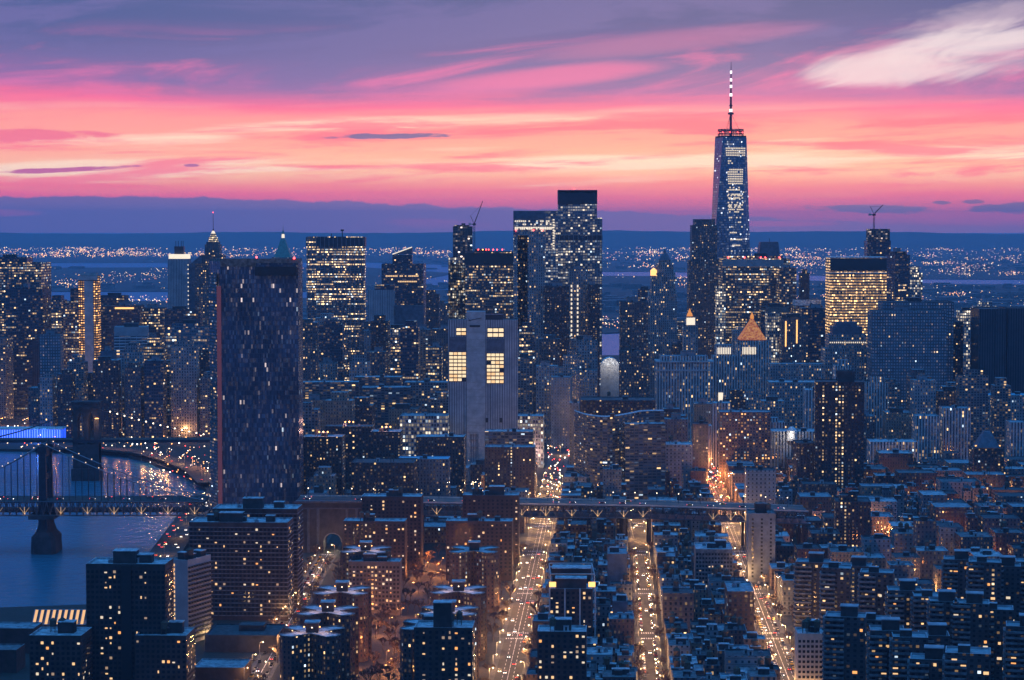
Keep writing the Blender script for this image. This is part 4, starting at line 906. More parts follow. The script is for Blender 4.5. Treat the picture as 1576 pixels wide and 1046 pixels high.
def approach():
    r = empty('bridge_viaduct', (0, 1818, 0)); tag(r, 'steel trussed bridge viaduct with lit road deck crossing between the blocks', 'viaduct')
    X_ = lambda px: XZ(px, 1800)
    pts = (455, 560, 660, 815, 1000, 1120, 1245)
    mb = MB()
    for a, b_ in zip(pts, pts[1:]):
        za, zb = decktop(a), decktop(b_)
        q = [(X_(a), -18), (X_(b_), -18), (X_(b_), 18), (X_(a), 18)]
        top = [(*q[0], za), (*q[1], zb), (*q[2], zb), (*q[3], za)]; bot = [(x, y, z - 1.3) for x, y, z in top]
        mb.face(top, 1); mb.face(bot[::-1], 0); mb.face([bot[0], bot[1], top[1], top[0]]); mb.face([bot[2], bot[3], top[3], top[2]])
        for y in (-18, 18): mb.face([(X_(a), y - .1, za), (X_(b_), y - .1, zb), (X_(b_), y - .1, zb + 1.1), (X_(a), y - .1, za + 1.1)], 2)
        lo = [(x, y * .85, z - 10.5) for x, y, z in top]; mb.face(lo, 0)
    mb.build('deck', [FLAT['steel'], DECKL, FLAT['concrete']], r)
    for a, b_ in ((455, 660), (660, 1000), (1000, 1245)): truss_run(r, X_(a), X_(b_), decktop(a) - .5, decktop(b_) - .5, 9.8, -18, 18, 7, FLAT['truss_steel'])
    for px in (470, 552, 648, 700, 815, 872, 962, 1001, 1090, 1150, 1238):
        for y in (-14, 14):
            if abs(X_(px) - ax('wide left avenue', 1818)) < 8 or abs(X_(px) - ax('middle street', 1818)) < 5: continue
            mb = MB(); mb.box(X_(px), y, 2.2, 2.2, 0, decktop(px) - 10.4); mb.build('column', FLAT['steel'], r)
    for px in (672, 760, 803, 840, 880, 920, 960, 990, 1098, 1125, 1148):
        mb = MB(); q_ = decktop(px); mb.bar((X_(px), -19, q_ - 9), (X_(px), -19, q_ - 4), .3); mb.bar((X_(px), -19, q_ - 9), (X_(px) - 4, -19, q_ - 4), .16); mb.bar((X_(px), -19, q_ - 9), (X_(px) + 4, -19, q_ - 4), .16); mb.build('truss_glow', LITE['truss_glow'], r)  # V of light on the truss shaped as glowing bars, not lamp bodies
        lamp_light(r, (X_(px), -20.5, decktop(px) - 8.5), 260, (1, .7, .35), .5)
    for px in range(470, 1245, 34):
        mb = MB(); mb.bar((X_(px), 6, decktop(px)), (X_(px), 6, decktop(px) + 8), .2); p_ = mb.build('lamp_post', FLAT['steel'], r)
        mb = MB(); mb.ball((X_(px), 6, decktop(px) + 8.2), .45); mb.build('lamp_head', LITE['lamp_white'], p_); lamp_light(r, (X_(px), 6, decktop(px) + 7.2), 500, (1, .8, .55))
    mb = MB(); r2 = empty('bridge_anchorage', (X_(508), 1790, 0)); tag(r2, 'masonry bridge anchorage pierced by a round lit arch above the slanting street', 'anchorage')
    W = X_(560) - X_(455); h = decktop(500)
    wall = []; N = 14; ra = 7.5; ca = 9
    body = MB(); xl, xr = -W / 2, W / 2; ac = X_(513) - X_(508)
    arc = [(ac + ra * math.cos(math.pi - math.pi * k / N), ca + ra * math.sin(math.pi * k / N)) for k in range(N + 1)]
    body.face([(xl, 0, 0), (ac - ra, 0, 0), (ac - ra, 0, ca), (ac - ra, 0, h), (xl, 0, h)]); body.face([(ac + ra, 0, 0), (xr, 0, 0), (xr, 0, h), (ac + ra, 0, h), (ac + ra, 0, ca)])
    for a, b_ in zip(arc, arc[1:]):
        body.face([(a[0], 0, a[1]), (b_[0], 0, b_[1]), (b_[0], 0, h), (a[0], 0, h)]); body.face([(a[0], 0, a[1]), (a[0], 30, a[1]), (b_[0], 30, b_[1]), (b_[0], 0, b_[1])])
    for x in (ac - ra, ac + ra): body.face([(x, 0, 0), (x, 30, 0), (x, 30, ca), (x, 0, ca)])
    body.face([(xl, 0, h), (xr, 0, h), (xr, 44, h), (xl, 44, h)]); body.face([(xl, 0, 0), (xl, 0, h), (xl, 44, h), (xl, 44, 0)]); body.face([(xr, 0, 0), (xr, 44, 0), (xr, 44, h), (xr, 0, h)])
    body.build('wall', FLAT['masonry'], r2)
    mb = MB()
    for a, b_ in zip(arc, arc[1:]): mb.bar((a[0], -.4, a[1]), (b_[0], -.4, b_[1]), .5)
    mb.build('arch_ring', FLAT['roof_mid'], r2); mb = MB(); mb.box(0, .2, W + 1, 3, h, h + 1.6); mb.box(0, -.5, W, .8, h - 5, h - 4, bottom=True); [mb.box(-W / 2 + 3 + k * 8, -.6, 2.2, 1.2, 0, h - 5) for k in range(7) if abs(-W / 2 + 3 + k * 8 - ac) > 11]; mb.build('pilasters', FLAT['truss_steel'], r2)
    lamp_light(r2, (ac, 8, 9), 6000, (1, .85, .6)); lamp_light(r2, (ac - 4, -8, 9), 300, (1, .85, .6))
    FOOT.append((X_(440), X_(1250), 1795, 1842))
DECKL = plain('deck_concrete', (.09, .085, .085), .8, 0, .2, .1)
approach()
def masonry_bridge():
    Y = 2337; X_ = lambda px: XZ(px, Y, 680) - XZ(134, Y, 680); P = lambda py: AT(134, py, Y)[2]
    r = empty('masonry_bridge', (XZ(134, Y, 680), Y, 0)); tag(r, 'old masonry-towered suspension bridge standing beyond the dark steel one', 'bridge')
    w_ = X_(154) - X_(114); zt = 41; h = P(617)
    mb = MB(); n = 8
    mb.box(0, 0, X_(155) - X_(112), 24, -3, 10); xs = (-w_ / 2 + 2.6, 0, w_ / 2 - 2.6)
    for x, ww in zip(xs, (5.2, 5.0, 5.2)): mb.box(x, 0, ww, 14, 10, h - 8)
    mb.box(0, 0, w_, 16, 10, zt - 5)
    for i in (0, 1):
        xa, xb = (xs[i] + 2.5, xs[i + 1] - 2.5); hw = (xb - xa) / 2; zc = h - 20
        for k in range(n):
            t0, t1 = k / n, (k + 1) / n
            f_ = lambda t: (xa + (xb - xa) * t, zc + (1 - abs(2 * t - 1) ** 1.8) * 9)
            a, b_ = f_(t0), f_(t1)
            for y in (-7, 7): mb.face([(a[0], y, a[1]), (b_[0], y, b_[1]), (b_[0], y, h - 7), (a[0], y, h - 7)])
            mb.face([(a[0], -7, a[1]), (a[0], 7, a[1]), (b_[0], 7, b_[1]), (b_[0], -7, b_[1])])
    mb.box(0, 0, w_ + 1, 16, h - 8, h - 2, bottom=True); mb.box(0, 0, w_ + 3, 18, h - 2, h, bottom=True)
    mb.build('tower', FLAT['masonry'], r)
    mb = MB(); xa, xb = X_(-60), X_(330); mb.prism([(xa, -10), (xb, -6), (xb, 18), (xa, 14)], zt - 3, zt, 0, 1, bottom=True); mb.build('deck', [FLAT['steel'], ASPH], r)
    def cab(px):
        if px > 134: t = (px - 134) / 200; return P(622 + 50 * (1.3 * t - .3 * t * t))
        t = (134 - px) / 200; return P(622 + 60 * (1.7 * t - .7 * t * t))
    for sy in (-8, 8):
        mb = MB(); ps = list(range(-56, 330, 10))
        for a, b_ in zip(ps, ps[1:]): mb.bar((X_(a), sy, cab(a)), (X_(b_), sy, cab(b_)), .4)
        c_ = mb.build('main_cable', FLAT['steel'], r)
        if sy < 0:
            for px in list(range(172, 326, 11)): l_ = MB(); l_.ball((X_(px), sy, cab(px) + 1), .85); l_.build('cable_lamp', LITE['lamp_white'], c_)
    for px in range(-20, 325, 12):
        if abs(px - 134) > 22: mb = MB(); mb.bar((X_(px), -8, zt), (X_(px), -8, cab(px)), .15); mb.build('hanger', FLAT['steel'], r)
    mb = MB(); mb.bar((X_(152), -10, P(643)), (X_(152), -10, P(642)), 2); mb.build('floodlight', LITE['lamp_amber'], r)
    lamp_light(r, (X_(150), -14, P(648)), 3000, (1, .6, .3))
masonry_bridge()
def blue_pier():
    Y = 2724; X_ = lambda px: XZ(px, Y, 665); xa, xb = X_(-60), X_(94); r = empty('pier_building', ((xa + xb) / 2, Y + 15, 0)); w_ = xb - xa
    tag(r, 'long waterfront pavilion glowing electric blue with pale ribs, far left', 'pavilion')
    P = lambda py: AT(40, py, Y)[2]
    mb = MB(); mb.box(0, 0, w_, 30, 0, P(676.5)); mb.build('base', FLAT['steel'], r)
    mb = MB(); mb.box(0, 0, w_, 29, P(676.5), P(661)); mb.build('glowing_wall', LITE['blue_neon'], r)
    mb = MB(); mb.box(0, 0, w_ + 2, 31, P(661), P(659.5), bottom=True); mb.build('roof', FLAT['roof_white'], r)
    for k in range(40):
        mb = MB(); mb.box(-w_ / 2 + w_ * (k + .5) / 40, -15, .55, .5, P(676), P(661), bottom=True); mb.build('lit_rib', LITE['blue_white'], r)
    lamp_light(r, (w_ * .3, -30, 6), 20000, (.05, .2, 1))
    FOOT.append((xa, xb, Y, Y + 30))
blue_pier()

# ================================================================== NEAR BUILDINGS WITH REAL WINDOWS
PANE = {}
def pane(nm, w_, h_, mat):
    mb = MB(); mb.box(0, 0, w_, .12, 0, h_, bottom=True); return mb.mesh(nm, mat)
for k_, mm in (('warm', LITE['win_warm']), ('pale', LITE['win_pale']), ('amber', LITE['win_amber']), ('dim', LITE['win_dim'])):
    PANE[k_] = pane('lit_window', 1.5, 1.5, mm); PANE[k_ + 'w'] = pane('lit_window', 2.6, 1.5, mm)
m, nt, b = newmat('dark_pane'); b.inputs['Base Color'].default_value = (.02, .025, .035, 1); b.inputs['Roughness'].default_value = .12; DPANE = m
def window_front(root, cx, cy, w_, d_, rot, z0, z1, bays, lit=.13, wide=False, side=None, maxn=60, cols=None):
    """dark panes as one part, each lit window a part of its own; front and the visible side"""
    dark = MB(); n = 0; nf = int((z1 - z0) / 2.9); ww = 2.6 if wide else 1.5; fr = MB()
    c_, s_ = math.cos(rot), math.sin(rot)
    faces = [((0, -d_ / 2), (1, 0), w_, bays, 0)]
    if side: faces.append(((side * w_ / 2, 0), (0, 1), d_, max(2, int(bays * d_ / w_)), 1))
    cand = []
    for (fc, dr, L, nb_, sd) in faces:
        colp = [lit * (cols[i % len(cols)] if cols else R.choice((.3, .6, 1, 1.8))) for i in range(nb_)]
        for i in range(nb_):
            for j in range(nf):
                t = (i + .5) / nb_ - .5; lx, ly = fc[0] + dr[0] * L * t, fc[1] + dr[1] * L * t
                if sd: lx += side * .05
                else: ly -= .05
                z = z0 + 2.9 * j + .9
                if z > z1 - 1.8: continue
                cand.append((cx + lx * c_ - ly * s_, cy + lx * s_ + ly * c_, z, rot + (math.pi / 2 if sd else 0), R.random() < colp[i]))
    R.shuffle(cand)
    for x, y, z, a, on in cand:
        if on and n < maxn:
            o = obj('lit_window', PANE[R.choices(('warm', 'pale', 'amber', 'dim'), (5, 3, 1.4, 3))[0] + ('w' if wide else '')], root, (x, y, z)); o.rotation_euler.z = a
            o.scale = (R.choice((1, 1, .5, .8)), 1, R.choice((1, 1, .7, .5))); n += 1
        else: dark.box(x, y, ww, .1, z, z + 1.5, a, bottom=True)
    if dark.v: o = dark.build('dark_windows', DPANE, root); o['kind'] = 'stuff'
def near(name, label, cat, x0, x1, yt, Y, dep, mat='brick_face', roof='roof_silver', rot=GRIDR, bays=10, lit=.13, wide=False, side=None, group=None, bulk=None, parh=1.1, maxn=60, ledges=False, cols=None):
    X0, _, h = AT(x0, yt, Y); X1 = AT(x1, yt, Y)[0]; s_, c_ = abs(math.sin(rot)), abs(math.cos(rot)); w_ = ((X1 - X0) - dep * s_) / c_
    ext = w_ * s_ + dep * c_; cx, cy = (X0 + X1) / 2, Y + ext / 2; FOOT.append((X0, X1, Y, Y + ext))
    mb = MB(); mb.prism(rect(0, 0, w_, dep, rot), 0, h, 0, 1, 0, par=parh); o = mb.build(name, [FLAT[mat], FLAT[roof]], loc=(cx, cy, 0)); tag(o, label, cat, group)
    junk(o, w_ * .85, dep * .7, h - parh, rot, n=4)
    window_front(o, 0, 0, w_, dep, rot, 3, h - 1, bays, lit, wide, side, maxn, cols)
    if ledges:
        mb = MB(); z = 3
        while z < h - 2: mb.box(0, 0, w_ + .9, dep + .9, z, z + .5, rot, bottom=True); z += 2.9
        lo = mb.build('balcony_slabs', FLAT['roof_mid'], o); lo['kind'] = 'stuff'
    if bulk:
        for (fx, fy, bw, bd, bh) in bulk:
            lx, ly = fx * w_, fy * dep; x, y = lx * math.cos(rot) - ly * math.sin(rot), lx * math.sin(rot) + ly * math.cos(rot)
            mb = MB(); mb.box(x, y, bw, bd, h - parh, h + bh, rot, 0, 1); mb.box(x, y, bw + .6, bd + .6, h + bh, h + bh + .4, rot, 1); mb.build('bulkhead', [FLAT['brick_face'], FLAT[roof]], o)
    return o
o = near('apartment_tower', 'dark brick high-rise on the river bank with a stepped rooftop house, lower left', 'apartment tower', 131, 257, 868, 1225, 24, bays=18, lit=.13, side=1, bulk=((-.05, 0, 13, 9, 6), (.18, .1, 9, 7, 3.4)), maxn=85, cols=(.2, .3, .1, 1.2, 3, 3.4, 2.2, .6, .1, 0, .1, 1.2, 3.4, 3, .4, .3, .5, .4))
mb = MB(); mb.box(0, -12.4, 5.5, 1.6, 0, o.bound_box[1][2] - 1); mb.build('recess_strip', FLAT['dark_metal'], o)
o = near('apartment_slab', 'pale slab with one column of lit stair windows and balconies on its right flank', 'apartment tower', 258, 316, 862, 1395, 28, mat='blank_blue', roof='roof_silver', bays=4, lit=0, rot=-.42, side=1, bulk=((.0, -.3, 5, 5, 4), (.1, .3, 7, 6, 3)))
for c in list(o.children):
    if c.name.startswith('dark_windows'): bpy.data.objects.remove(c)
w_ = o.dimensions; 
def flank(o, rot, w_, dep, h):
    mb = MB(); c_, s_ = math.cos(rot), math.sin(rot); z = 3
    while z < h - 3:
        for k in range(9):
            lx, ly = w_ / 2 + .8, -dep / 2 + dep * (k + .5) / 9
            mb.box(lx * c_ - ly * s_, lx * s_ + ly * c_, 1.6, dep / 9 - 1.2, z, z + 1.1, rot, bottom=True)
        z += 2.9
    q = mb.build('balconies', FLAT['dark_metal'], o); q['kind'] = 'stuff'
    z = 4
    while z < h - 4:
        lx, ly = -w_ * .28, -dep / 2 - .1; p_ = obj('lit_window', PANE['warmw'], o, (lx * c_ - ly * s_, lx * s_ + ly * c_, z)); p_.rotation_euler.z = rot; z += 2.9
X0, _, h_ = AT(258, 862, 1395); X1 = AT(316, 862, 1395)[0]
flank(o, -.42, ((X1 - X0) - 28 * math.sin(.42)) / math.cos(.42), 28, h_)
near('apartment_slab', 'massive dark balcony slab with pale roof edge, front one of a long pair', 'apartment tower', 290, 445, 804, 1480, 26, mat='brick_face', roof='roof_silver', bays=24, lit=.14, side=1, ledges=True, bulk=((-.1, 0, 16, 8, 5), (-.3, .1, 7, 5, 3), (.3, 0, 6, 5, 3)), maxn=95)
near('apartment_slab', 'rear balcony slab rising just behind its twin, roof house lit by two windows', 'apartment tower', 326, 460, 783, 1530, 26, mat='brick_face', roof='roof_silver', bays=20, lit=.1, side=1, ledges=True, bulk=((-.05, 0, 14, 8, 6), (.25, .1, 7, 5, 3)), maxn=50)
near('apartment_block', 'squat dark brick block at the lower left corner beside the lit shed', 'apartment building', 44, 128, 978, 1195, 26, bays=10, lit=.14, side=1, bulk=((.1, .1, 9, 7, 5),), maxn=40)
near('apartment_block', 'dark brick block with blue roof right of the stepped-roof high-rise foot', 'apartment building', 207, 290, 978, 1215, 26, bays=10, lit=.13, side=1, bulk=((.2, .1, 8, 6, 5),), maxn=40)
near('apartment_block', 'brick block with a tall dark chimney house, bottom centre between the courtyards', 'apartment building', 637, 730, 966, 1180, 22, bays=9, lit=.24, bulk=((-.02, -.2, 10, 8, 13),), maxn=60, side=1)
near('apartment_block', 'brick block beside the wide avenue with small flat rooftop house, bottom edge', 'apartment building', 827, 905, 972, 1200, 20, bays=8, lit=.24, bulk=((.02, .1, 9, 7, 5),), maxn=60)
near('project_slab', 'tallest brick housing slab just before the viaduct, amber glow on its roof', 'apartment building', 556, 650, 764, 1700, 20, bays=15, lit=.16, bulk=((.05, 0, 10, 7, 4),), maxn=70, mat='brick_face')
near('project_slab', 'brick housing slab with long bluish roof line below the tallest slab', 'apartment building', 528, 625, 802, 1650, 18, bays=15, lit=.15, bulk=((-.1, 0, 8, 6, 4),), maxn=70)
near('project_slab', 'brick housing slab with long roof line, left of the wide avenue', 'apartment building', 686, 790, 802, 1650, 18, bays=15, lit=.18, bulk=((-.1, 0, 8, 6, 4),), maxn=70)
near('project_slab', 'brick housing slab with cluttered roof behind the long-roofed one by the avenue', 'apartment building', 712, 800, 762, 1730, 20, bays=12, lit=.12, bulk=((.1, 0, 12, 9, 6), (-.25, 0, 8, 6, 4)), maxn=50)
near('project_slab', 'pale fronted housing slab with dense grid of window bays in the courtyard', 'apartment building', 536, 617, 864, 1500, 16, mat='wall_taupe', bays=14, lit=.2, bulk=((-.1, 0, 9, 6, 4),), maxn=60)
o = near('apartment_block', 'framed rooftop building with two glowing amber openings beside the wide avenue', 'apartment building', 845, 917, 906, 1325, 46, bays=8, lit=.28, bulk=((0, -.25, 19, 10, 5), (0, .25, 24, 14, 8)), maxn=60, cols=(1, 1, .3, 1, 1.5, .3, 1, 1))
X_ = lambda px: XZ(px, 1325, 905) - o.location.x; h_ = AT(880, 906, 1325)[2]
for px in (850.5, 911): mb = MB(); mb.box(X_(px), -23.2, 4.2, .4, h_ - .9 + 2, h_ + 4.2, bottom=True); mb.build('lit_opening', LITE['crown_amber'], o)
mb = MB()
for sx in (-1, -.33, .33, 1): mb.box(sx * 14, -23.5, .9, 1.0, 0, h_ + .2)
for sx in (-1, 1): mb.bar((sx * 13.5, -22.5, h_), (sx * 13.5, -22.5, h_ + 9), .35); mb.bar((sx * 13.5, 20, h_), (sx * 13.5, 20, h_ + 9), .35); mb.bar((sx * 13.5, -22.5, h_ + 9), (sx * 13.5, 20, h_ + 9), .35)
mb.bar((-13.5, -22.5, h_ + 9), (13.5, -22.5, h_ + 9), .35); mb.bar((-13.5, 20, h_ + 9), (13.5, 20, h_ + 9), .35); mb.build('frame', FLAT['concrete'], o)
o = near('apartment_block', 'pale stone building with rows of punched dark windows, bottom right of the right avenue', 'apartment building', 1228, 1276, 975, 1215, 20, mat='pale_stone', roof='roof_silver', bays=7, lit=0, bulk=((.1, .2, 6, 5, 5),)) if 'pale_stone' in FLAT else None
near('office_block', 'grey six-bay office block with pilasters, left of the right avenue', 'office building', 1071, 1131, 845, 1560, 34, mat='roof_mid', roof='roof_silver', bays=12, lit=.1, wide=False, bulk=((.2, 0, 8, 6, 4),), maxn=26)
near('blank_building', 'tall blank pale wall building right of the right avenue with few windows', 'office building', 1152, 1196, 790, 1640, 26, mat='wall_grey_blue', roof='roof_mid', bays=3, lit=.02, bulk=((0, 0, 8, 6, 6),), maxn=4)
o = bld('office_block', 'flat black-roofed office box on columns behind the blank pale wall', 'office building', 1149, 1196, 724, 1900, 'stucco_pale', 26, nj=1)
bld('office_block', 'dark warehouse-like block with lit lower windows left of the right avenue foot', 'office building', 1120, 1165, 910, 1395, 'brick_umber', 40, roof='roof_blue', nj=3)
bld('office_block', 'black blank block with four lit stair windows behind the avenue building', 'office building', 918, 942, 930, 1345, 'stucco_grey', 20, nj=1, roof='roof_dark')
bld('office_block', 'deep black cube between the stair-lit block and the middle street', 'office building', 943, 968, 925, 1350, 'slate', 20, nj=1, roof='roof_blue')
bld('hotel_building', 'stepped dark office with rows of small windows beside the middle street', 'office building', 935, 968, 852, 1540, 'slate', 30, nj=2, roof='roof_blue')
# dark residential tower with amber windows
o = bld('apartment_tower', 'black high-rise with columns of amber windows and a domed rooftop block, right', 'apartment tower', 1256, 1338, 588, 2130, 'brick_amber' if 'brick_amber' in WM else 'brick_project', 40, -.12, nj=0, big=False, tiers=((1292, 1322, 572, .5, 'masonry'),))
bld('apartment_tower', 'lower black block attached to the left of the domed-roof high-rise', 'apartment tower', 1227, 1256, 682, 2150, 'brick_project', 36, 0, nj=1, big=False)
bld('apartment_tower', 'black stepped tower directly below the domed-roof high-rise, lit window columns', 'apartment tower', 1287, 1346, 772, 1760, 'brick_project', 30, -.1, nj=2, big=False, tiers=((1295, 1325, 764, .6),))

# cross-shaped housing towers
def xtower(px, py, label, blue=False, hh=42):
    a, b_, c = ray(px, py); t = (hh - CAMZ) / c; x, y = a * t, b_ * t
    o = empty('cross_tower', (x, y, 0)); tag(o, label, 'apartment building', 'cross-shaped housing towers with pinwheel roofs')
    poly = []; W, arm, tip = 4.6, 19.0, 5.2
    for k in range(4):
        a0 = math.radians(32 if k % 2 == 0 else 58) if False else math.pi / 4 + k * math.pi / 2
        a0 += GRIDR; d = (math.cos(a0), math.sin(a0)); n_ = (-d[1], d[0])
        a1 = a0 + math.pi / 4
        poly += [(d[0] * arm - n_[0] * tip, d[1] * arm - n_[1] * tip), (d[0] * (arm + 2), d[1] * (arm + 2)), (d[0] * arm + n_[0] * tip, d[1] * arm + n_[1] * tip), (7.2 * math.cos(a1), 7.2 * math.sin(a1))]
    mb = MB(); mb.prism(poly, 0, hh, 0, 1, WM['brick_project'][1]); mb.build('wall', [WM['brick_project'][0], FLAT['roof_silver']], o)
    mb = MB()
    for i in range(len(poly)): mb.bar((*poly[i], hh + .3), (*poly[(i + 1) % len(poly)], hh + .3), .35)
    mb.build('parapet', FLAT['roof_mid'], o)
    mb = MB(); mb.box(0, 0, 7, 6, hh, hh + 5.5); mb.box(0, 0, 8.6, 7.4, hh + 5.5, hh + 6.2, 0, 1, bottom=True); mb.build('bulkhead', [FLAT['brick_face'], FLAT['roof_silver']], o)
    if not blue:
        for sx in (-1, 1): mb = MB(); mb.ball((sx * 4.4, -3.4, hh + 3.4), .42); mb.build('roof_lamp', LITE['lamp_amber'], o)
        mb = MB(); mb.ball((0, -3.6, hh + 3), .35); mb.build('roof_lamp', LITE['lamp_white'], o)
        for sx in (-1, 1): lamp_light(o, (sx * 6.5, -3.5, hh + 4.5), 1100, (1, .55, .35), .5)
        lamp_light(o, (0, 7, hh + 4.5), 700, (1, .5, .4), .5)
    r_ = 20; FOOT.append((x - r_, x + r_, y - r_, y + r_))
for px, py, lb, bl in ((481, 972, 'nearest cross-shaped tower on the left, roof glowing amber', False), (505, 940, 'second cross-shaped tower of the left row, pale lilac roof arms', False), (527, 909, 'third cross-shaped tower of the left row, partly behind a brown block', False),
        (563, 846, 'farthest cross-shaped tower of the left row, below the long-roofed slab', False), (730, 846, 'farthest cross-shaped tower of the right row with an unlit blue roof', True), (706, 908, 'cross-shaped tower of the right row with the palest lit roof', False),
        (691, 940, 'cross-shaped tower of the right row half hidden by the chimney house', False), (664, 962, 'nearest cross-shaped tower of the right row, unlit blue roof', True)):
    xtower(px, py, lb, bl)

# zigzag balcony towers, lower right
HV = (0, -3, 1.5, -6, 3)
def chain(mods, label, hh=56):
    a, b_, c = ray(*mods[0][:2]); t = (hh - CAMZ) / c; X0, Y0 = a * t, b_ * t
    o = empty('balcony_tower', (X0, Y0, 0)); tag(o, label, 'apartment tower', 'zigzag brick towers with wrapped balconies')
    for i, (px, py, w_, d_) in enumerate(mods):
        a, b_, c = ray(px, py); h = hh + (i % 2) * 2.4 + HV[len(FOOT) % 5]; t = (h - CAMZ) / c; x, y = a * t - X0, b_ * t - Y0; rot = GRIDR - .12 + (len(mods) - 2.5) * .09
        mb = MB(); mb.prism(rect(x, y, w_, d_, rot), 0, h, 0, 1, WM['slab_dark'][1], par=1); w = mb.build('wing', [WM['slab_dark'][0], FLAT['roof_blue2']], o)
        mb = MB(); z = 3
        c_, s_ = math.cos(rot), math.sin(rot)
        while z < h - 2:
            lx, ly = -w_ * .27, -d_ / 2 - .8; mb.box(x + lx * c_ - ly * s_, y + lx * s_ + ly * c_, w_ * .5, 1.6, z, z + 1.1, rot, bottom=True)
            lx, ly = -w_ / 2 - .7, -d_ * .1; mb.box(x + lx * c_ - ly * s_, y + lx * s_ + ly * c_, 1.4, d_ * .6, z, z + 1.1, rot, bottom=True); z += 2.9
        q = mb.build('balconies', FLAT['roof_mid'], w); q['kind'] = 'stuff'
        if i % 2 == 0: mb = MB(); mb.box(x + 2, y + 1, 9, 7, h - 1, h + 4.5, rot, 0, 1); mb.box(x + 2, y + 1, 10, 8, h + 4.5, h + 5, rot, 1, bottom=True); mb.build('bulkhead', [FLAT['brick_face'], FLAT['roof_blue2']], o)
        else: mb = MB(); mb.box(x - 2, y, 6, 5, h - 1, h + 2.6, rot, 0, 1); mb.build('bulkhead', [FLAT['brick_face'], FLAT['roof_blue2']], o)
        for _ in range(6):
            j = R.randint(2, int(h / 2.9) - 1); lx = w_ * R.choice((-.42, -.3, -.1, .12, .25, .4)); ly = -d_ / 2 - .12
            p_ = obj('lit_window', PANE[R.choices(('warm', 'pale', 'amber'), (6, 3, 2))[0] + R.choice(('', 'w'))], o, (x + lx * c_ - ly * s_, y + lx * s_ + ly * c_, j * 2.9 + .4)); p_.rotation_euler.z = rot
        FOOT.append((X0 + x - w_ / 2, X0 + x + w_ / 2, Y0 + y - d_ / 2, Y0 + y + d_ / 2))
facade('slab_dark', (.075, .065, .068), glass=(.02, .022, .03), lit=.05, cw=3.6, ch=2.9, fx=.45, fz=.48, s=1.3, colp=.06)
FLAT['roof_blue2'] = plain('roof_blue_felt', (.30, .34, .37), .7, 0, .3, .2)
chain([(1252, 862, 22, 17), (1288, 871, 18, 16)], 'zigzag balcony tower nearest the right avenue, in the rear row')
chain([(1318, 868, 20, 16), (1350, 878, 20, 16)], 'rear row zigzag balcony tower below the black stepped tower')
chain([(1392, 905, 20, 16), (1432, 914, 20, 17), (1452, 922, 16, 14)], 'zigzag tower of three wings in the middle row')
chain([(1476, 858, 20, 17), (1516, 862, 20, 16)], 'rear zigzag tower towards the right edge, cluster of four lit windows')
chain([(1546, 868, 20, 16), (1590, 862, 22, 16)], 'rear zigzag tower cut by the right edge')
chain([(1302, 945, 22, 17), (1345, 950, 18, 16)], 'front row zigzag tower beside the pale stone building')
chain([(1365, 966, 18, 16), (1400, 976, 18, 16), (1437, 974, 16, 15)], 'front row zigzag tower of three wings with one long lit balcony')
chain([(1495, 925, 20, 16), (1532, 934, 20, 16)], 'middle row zigzag tower right of the three-winged ones')
chain([(1578, 960, 20, 16), (1610, 940, 20, 16)], 'front zigzag tower cut by the lower right corner')
chain([(1432, 1010, 20, 16), (1490, 1000, 22, 18)], 'nearest zigzag tower at the bottom edge, dark roof')
# ================================================================== LOW BLOCKS
# keep the street canyons and the gap towards the far river open
for n_, ye, hw in (('wide left avenue', 2620, 11.5), ('middle street', 2330, 8), ('right avenue', 2415, 9.5)):
    for Y in range(1840, ye, 15): FOOT.append((ax(n_, Y) - hw, ax(n_, Y + 15) + hw, Y, Y + 15))
for Y in range(2440, 2860, 20): FOOT.append((XZ(928, Y), XZ(950, Y + 20), Y, Y + 20))
for Y in range(2920, 4500, 40): FOOT.append((XZ(926, Y), XZ(951, Y + 40), Y, Y + 40))
LOTMATS = ['brick_red', 'brick_umber', 'brick_tan', 'stucco_grey', 'stucco_pale', 'brick_red', 'stone_brown']
LOTCOL = {'brick_red': 'red brick', 'brick_umber': 'dark brick', 'brick_tan': 'tan brick', 'stucco_grey': 'grey', 'stucco_pale': 'pale', 'stone_brown': 'brown stone', 'stone_grey': 'grey stone', 'slab_balcony': 'balconied', 'slab_grid': 'gridded concrete', 'stone_pale': 'pale stone', 'slate': 'windowless slate', 'office_mixed': 'part-lit office', 'office_white': 'white-lit', 'glass_dark': 'black glass', 'glass_blue': 'blue glass', 'brick_project': 'dark red brick', 'lattice_white': 'white-banded', 'ribbed_pale': 'pale ribbed', 'office_lit': 'yellow-lit office', 'blank_blue': 'blank pale'}
ROOFS = ['roof_silver', 'roof_blue', 'roof_dark', 'roof_mid', 'roof_silver', 'roof_blue', 'roof_dark', 'roof_mid']
RCOL = {'roof_silver': 'silver', 'roof_blue': 'blue-grey', 'roof_dark': 'black', 'roof_mid': 'dark grey', 'roof_white': 'whitish', 'roof_tan': 'brown'}
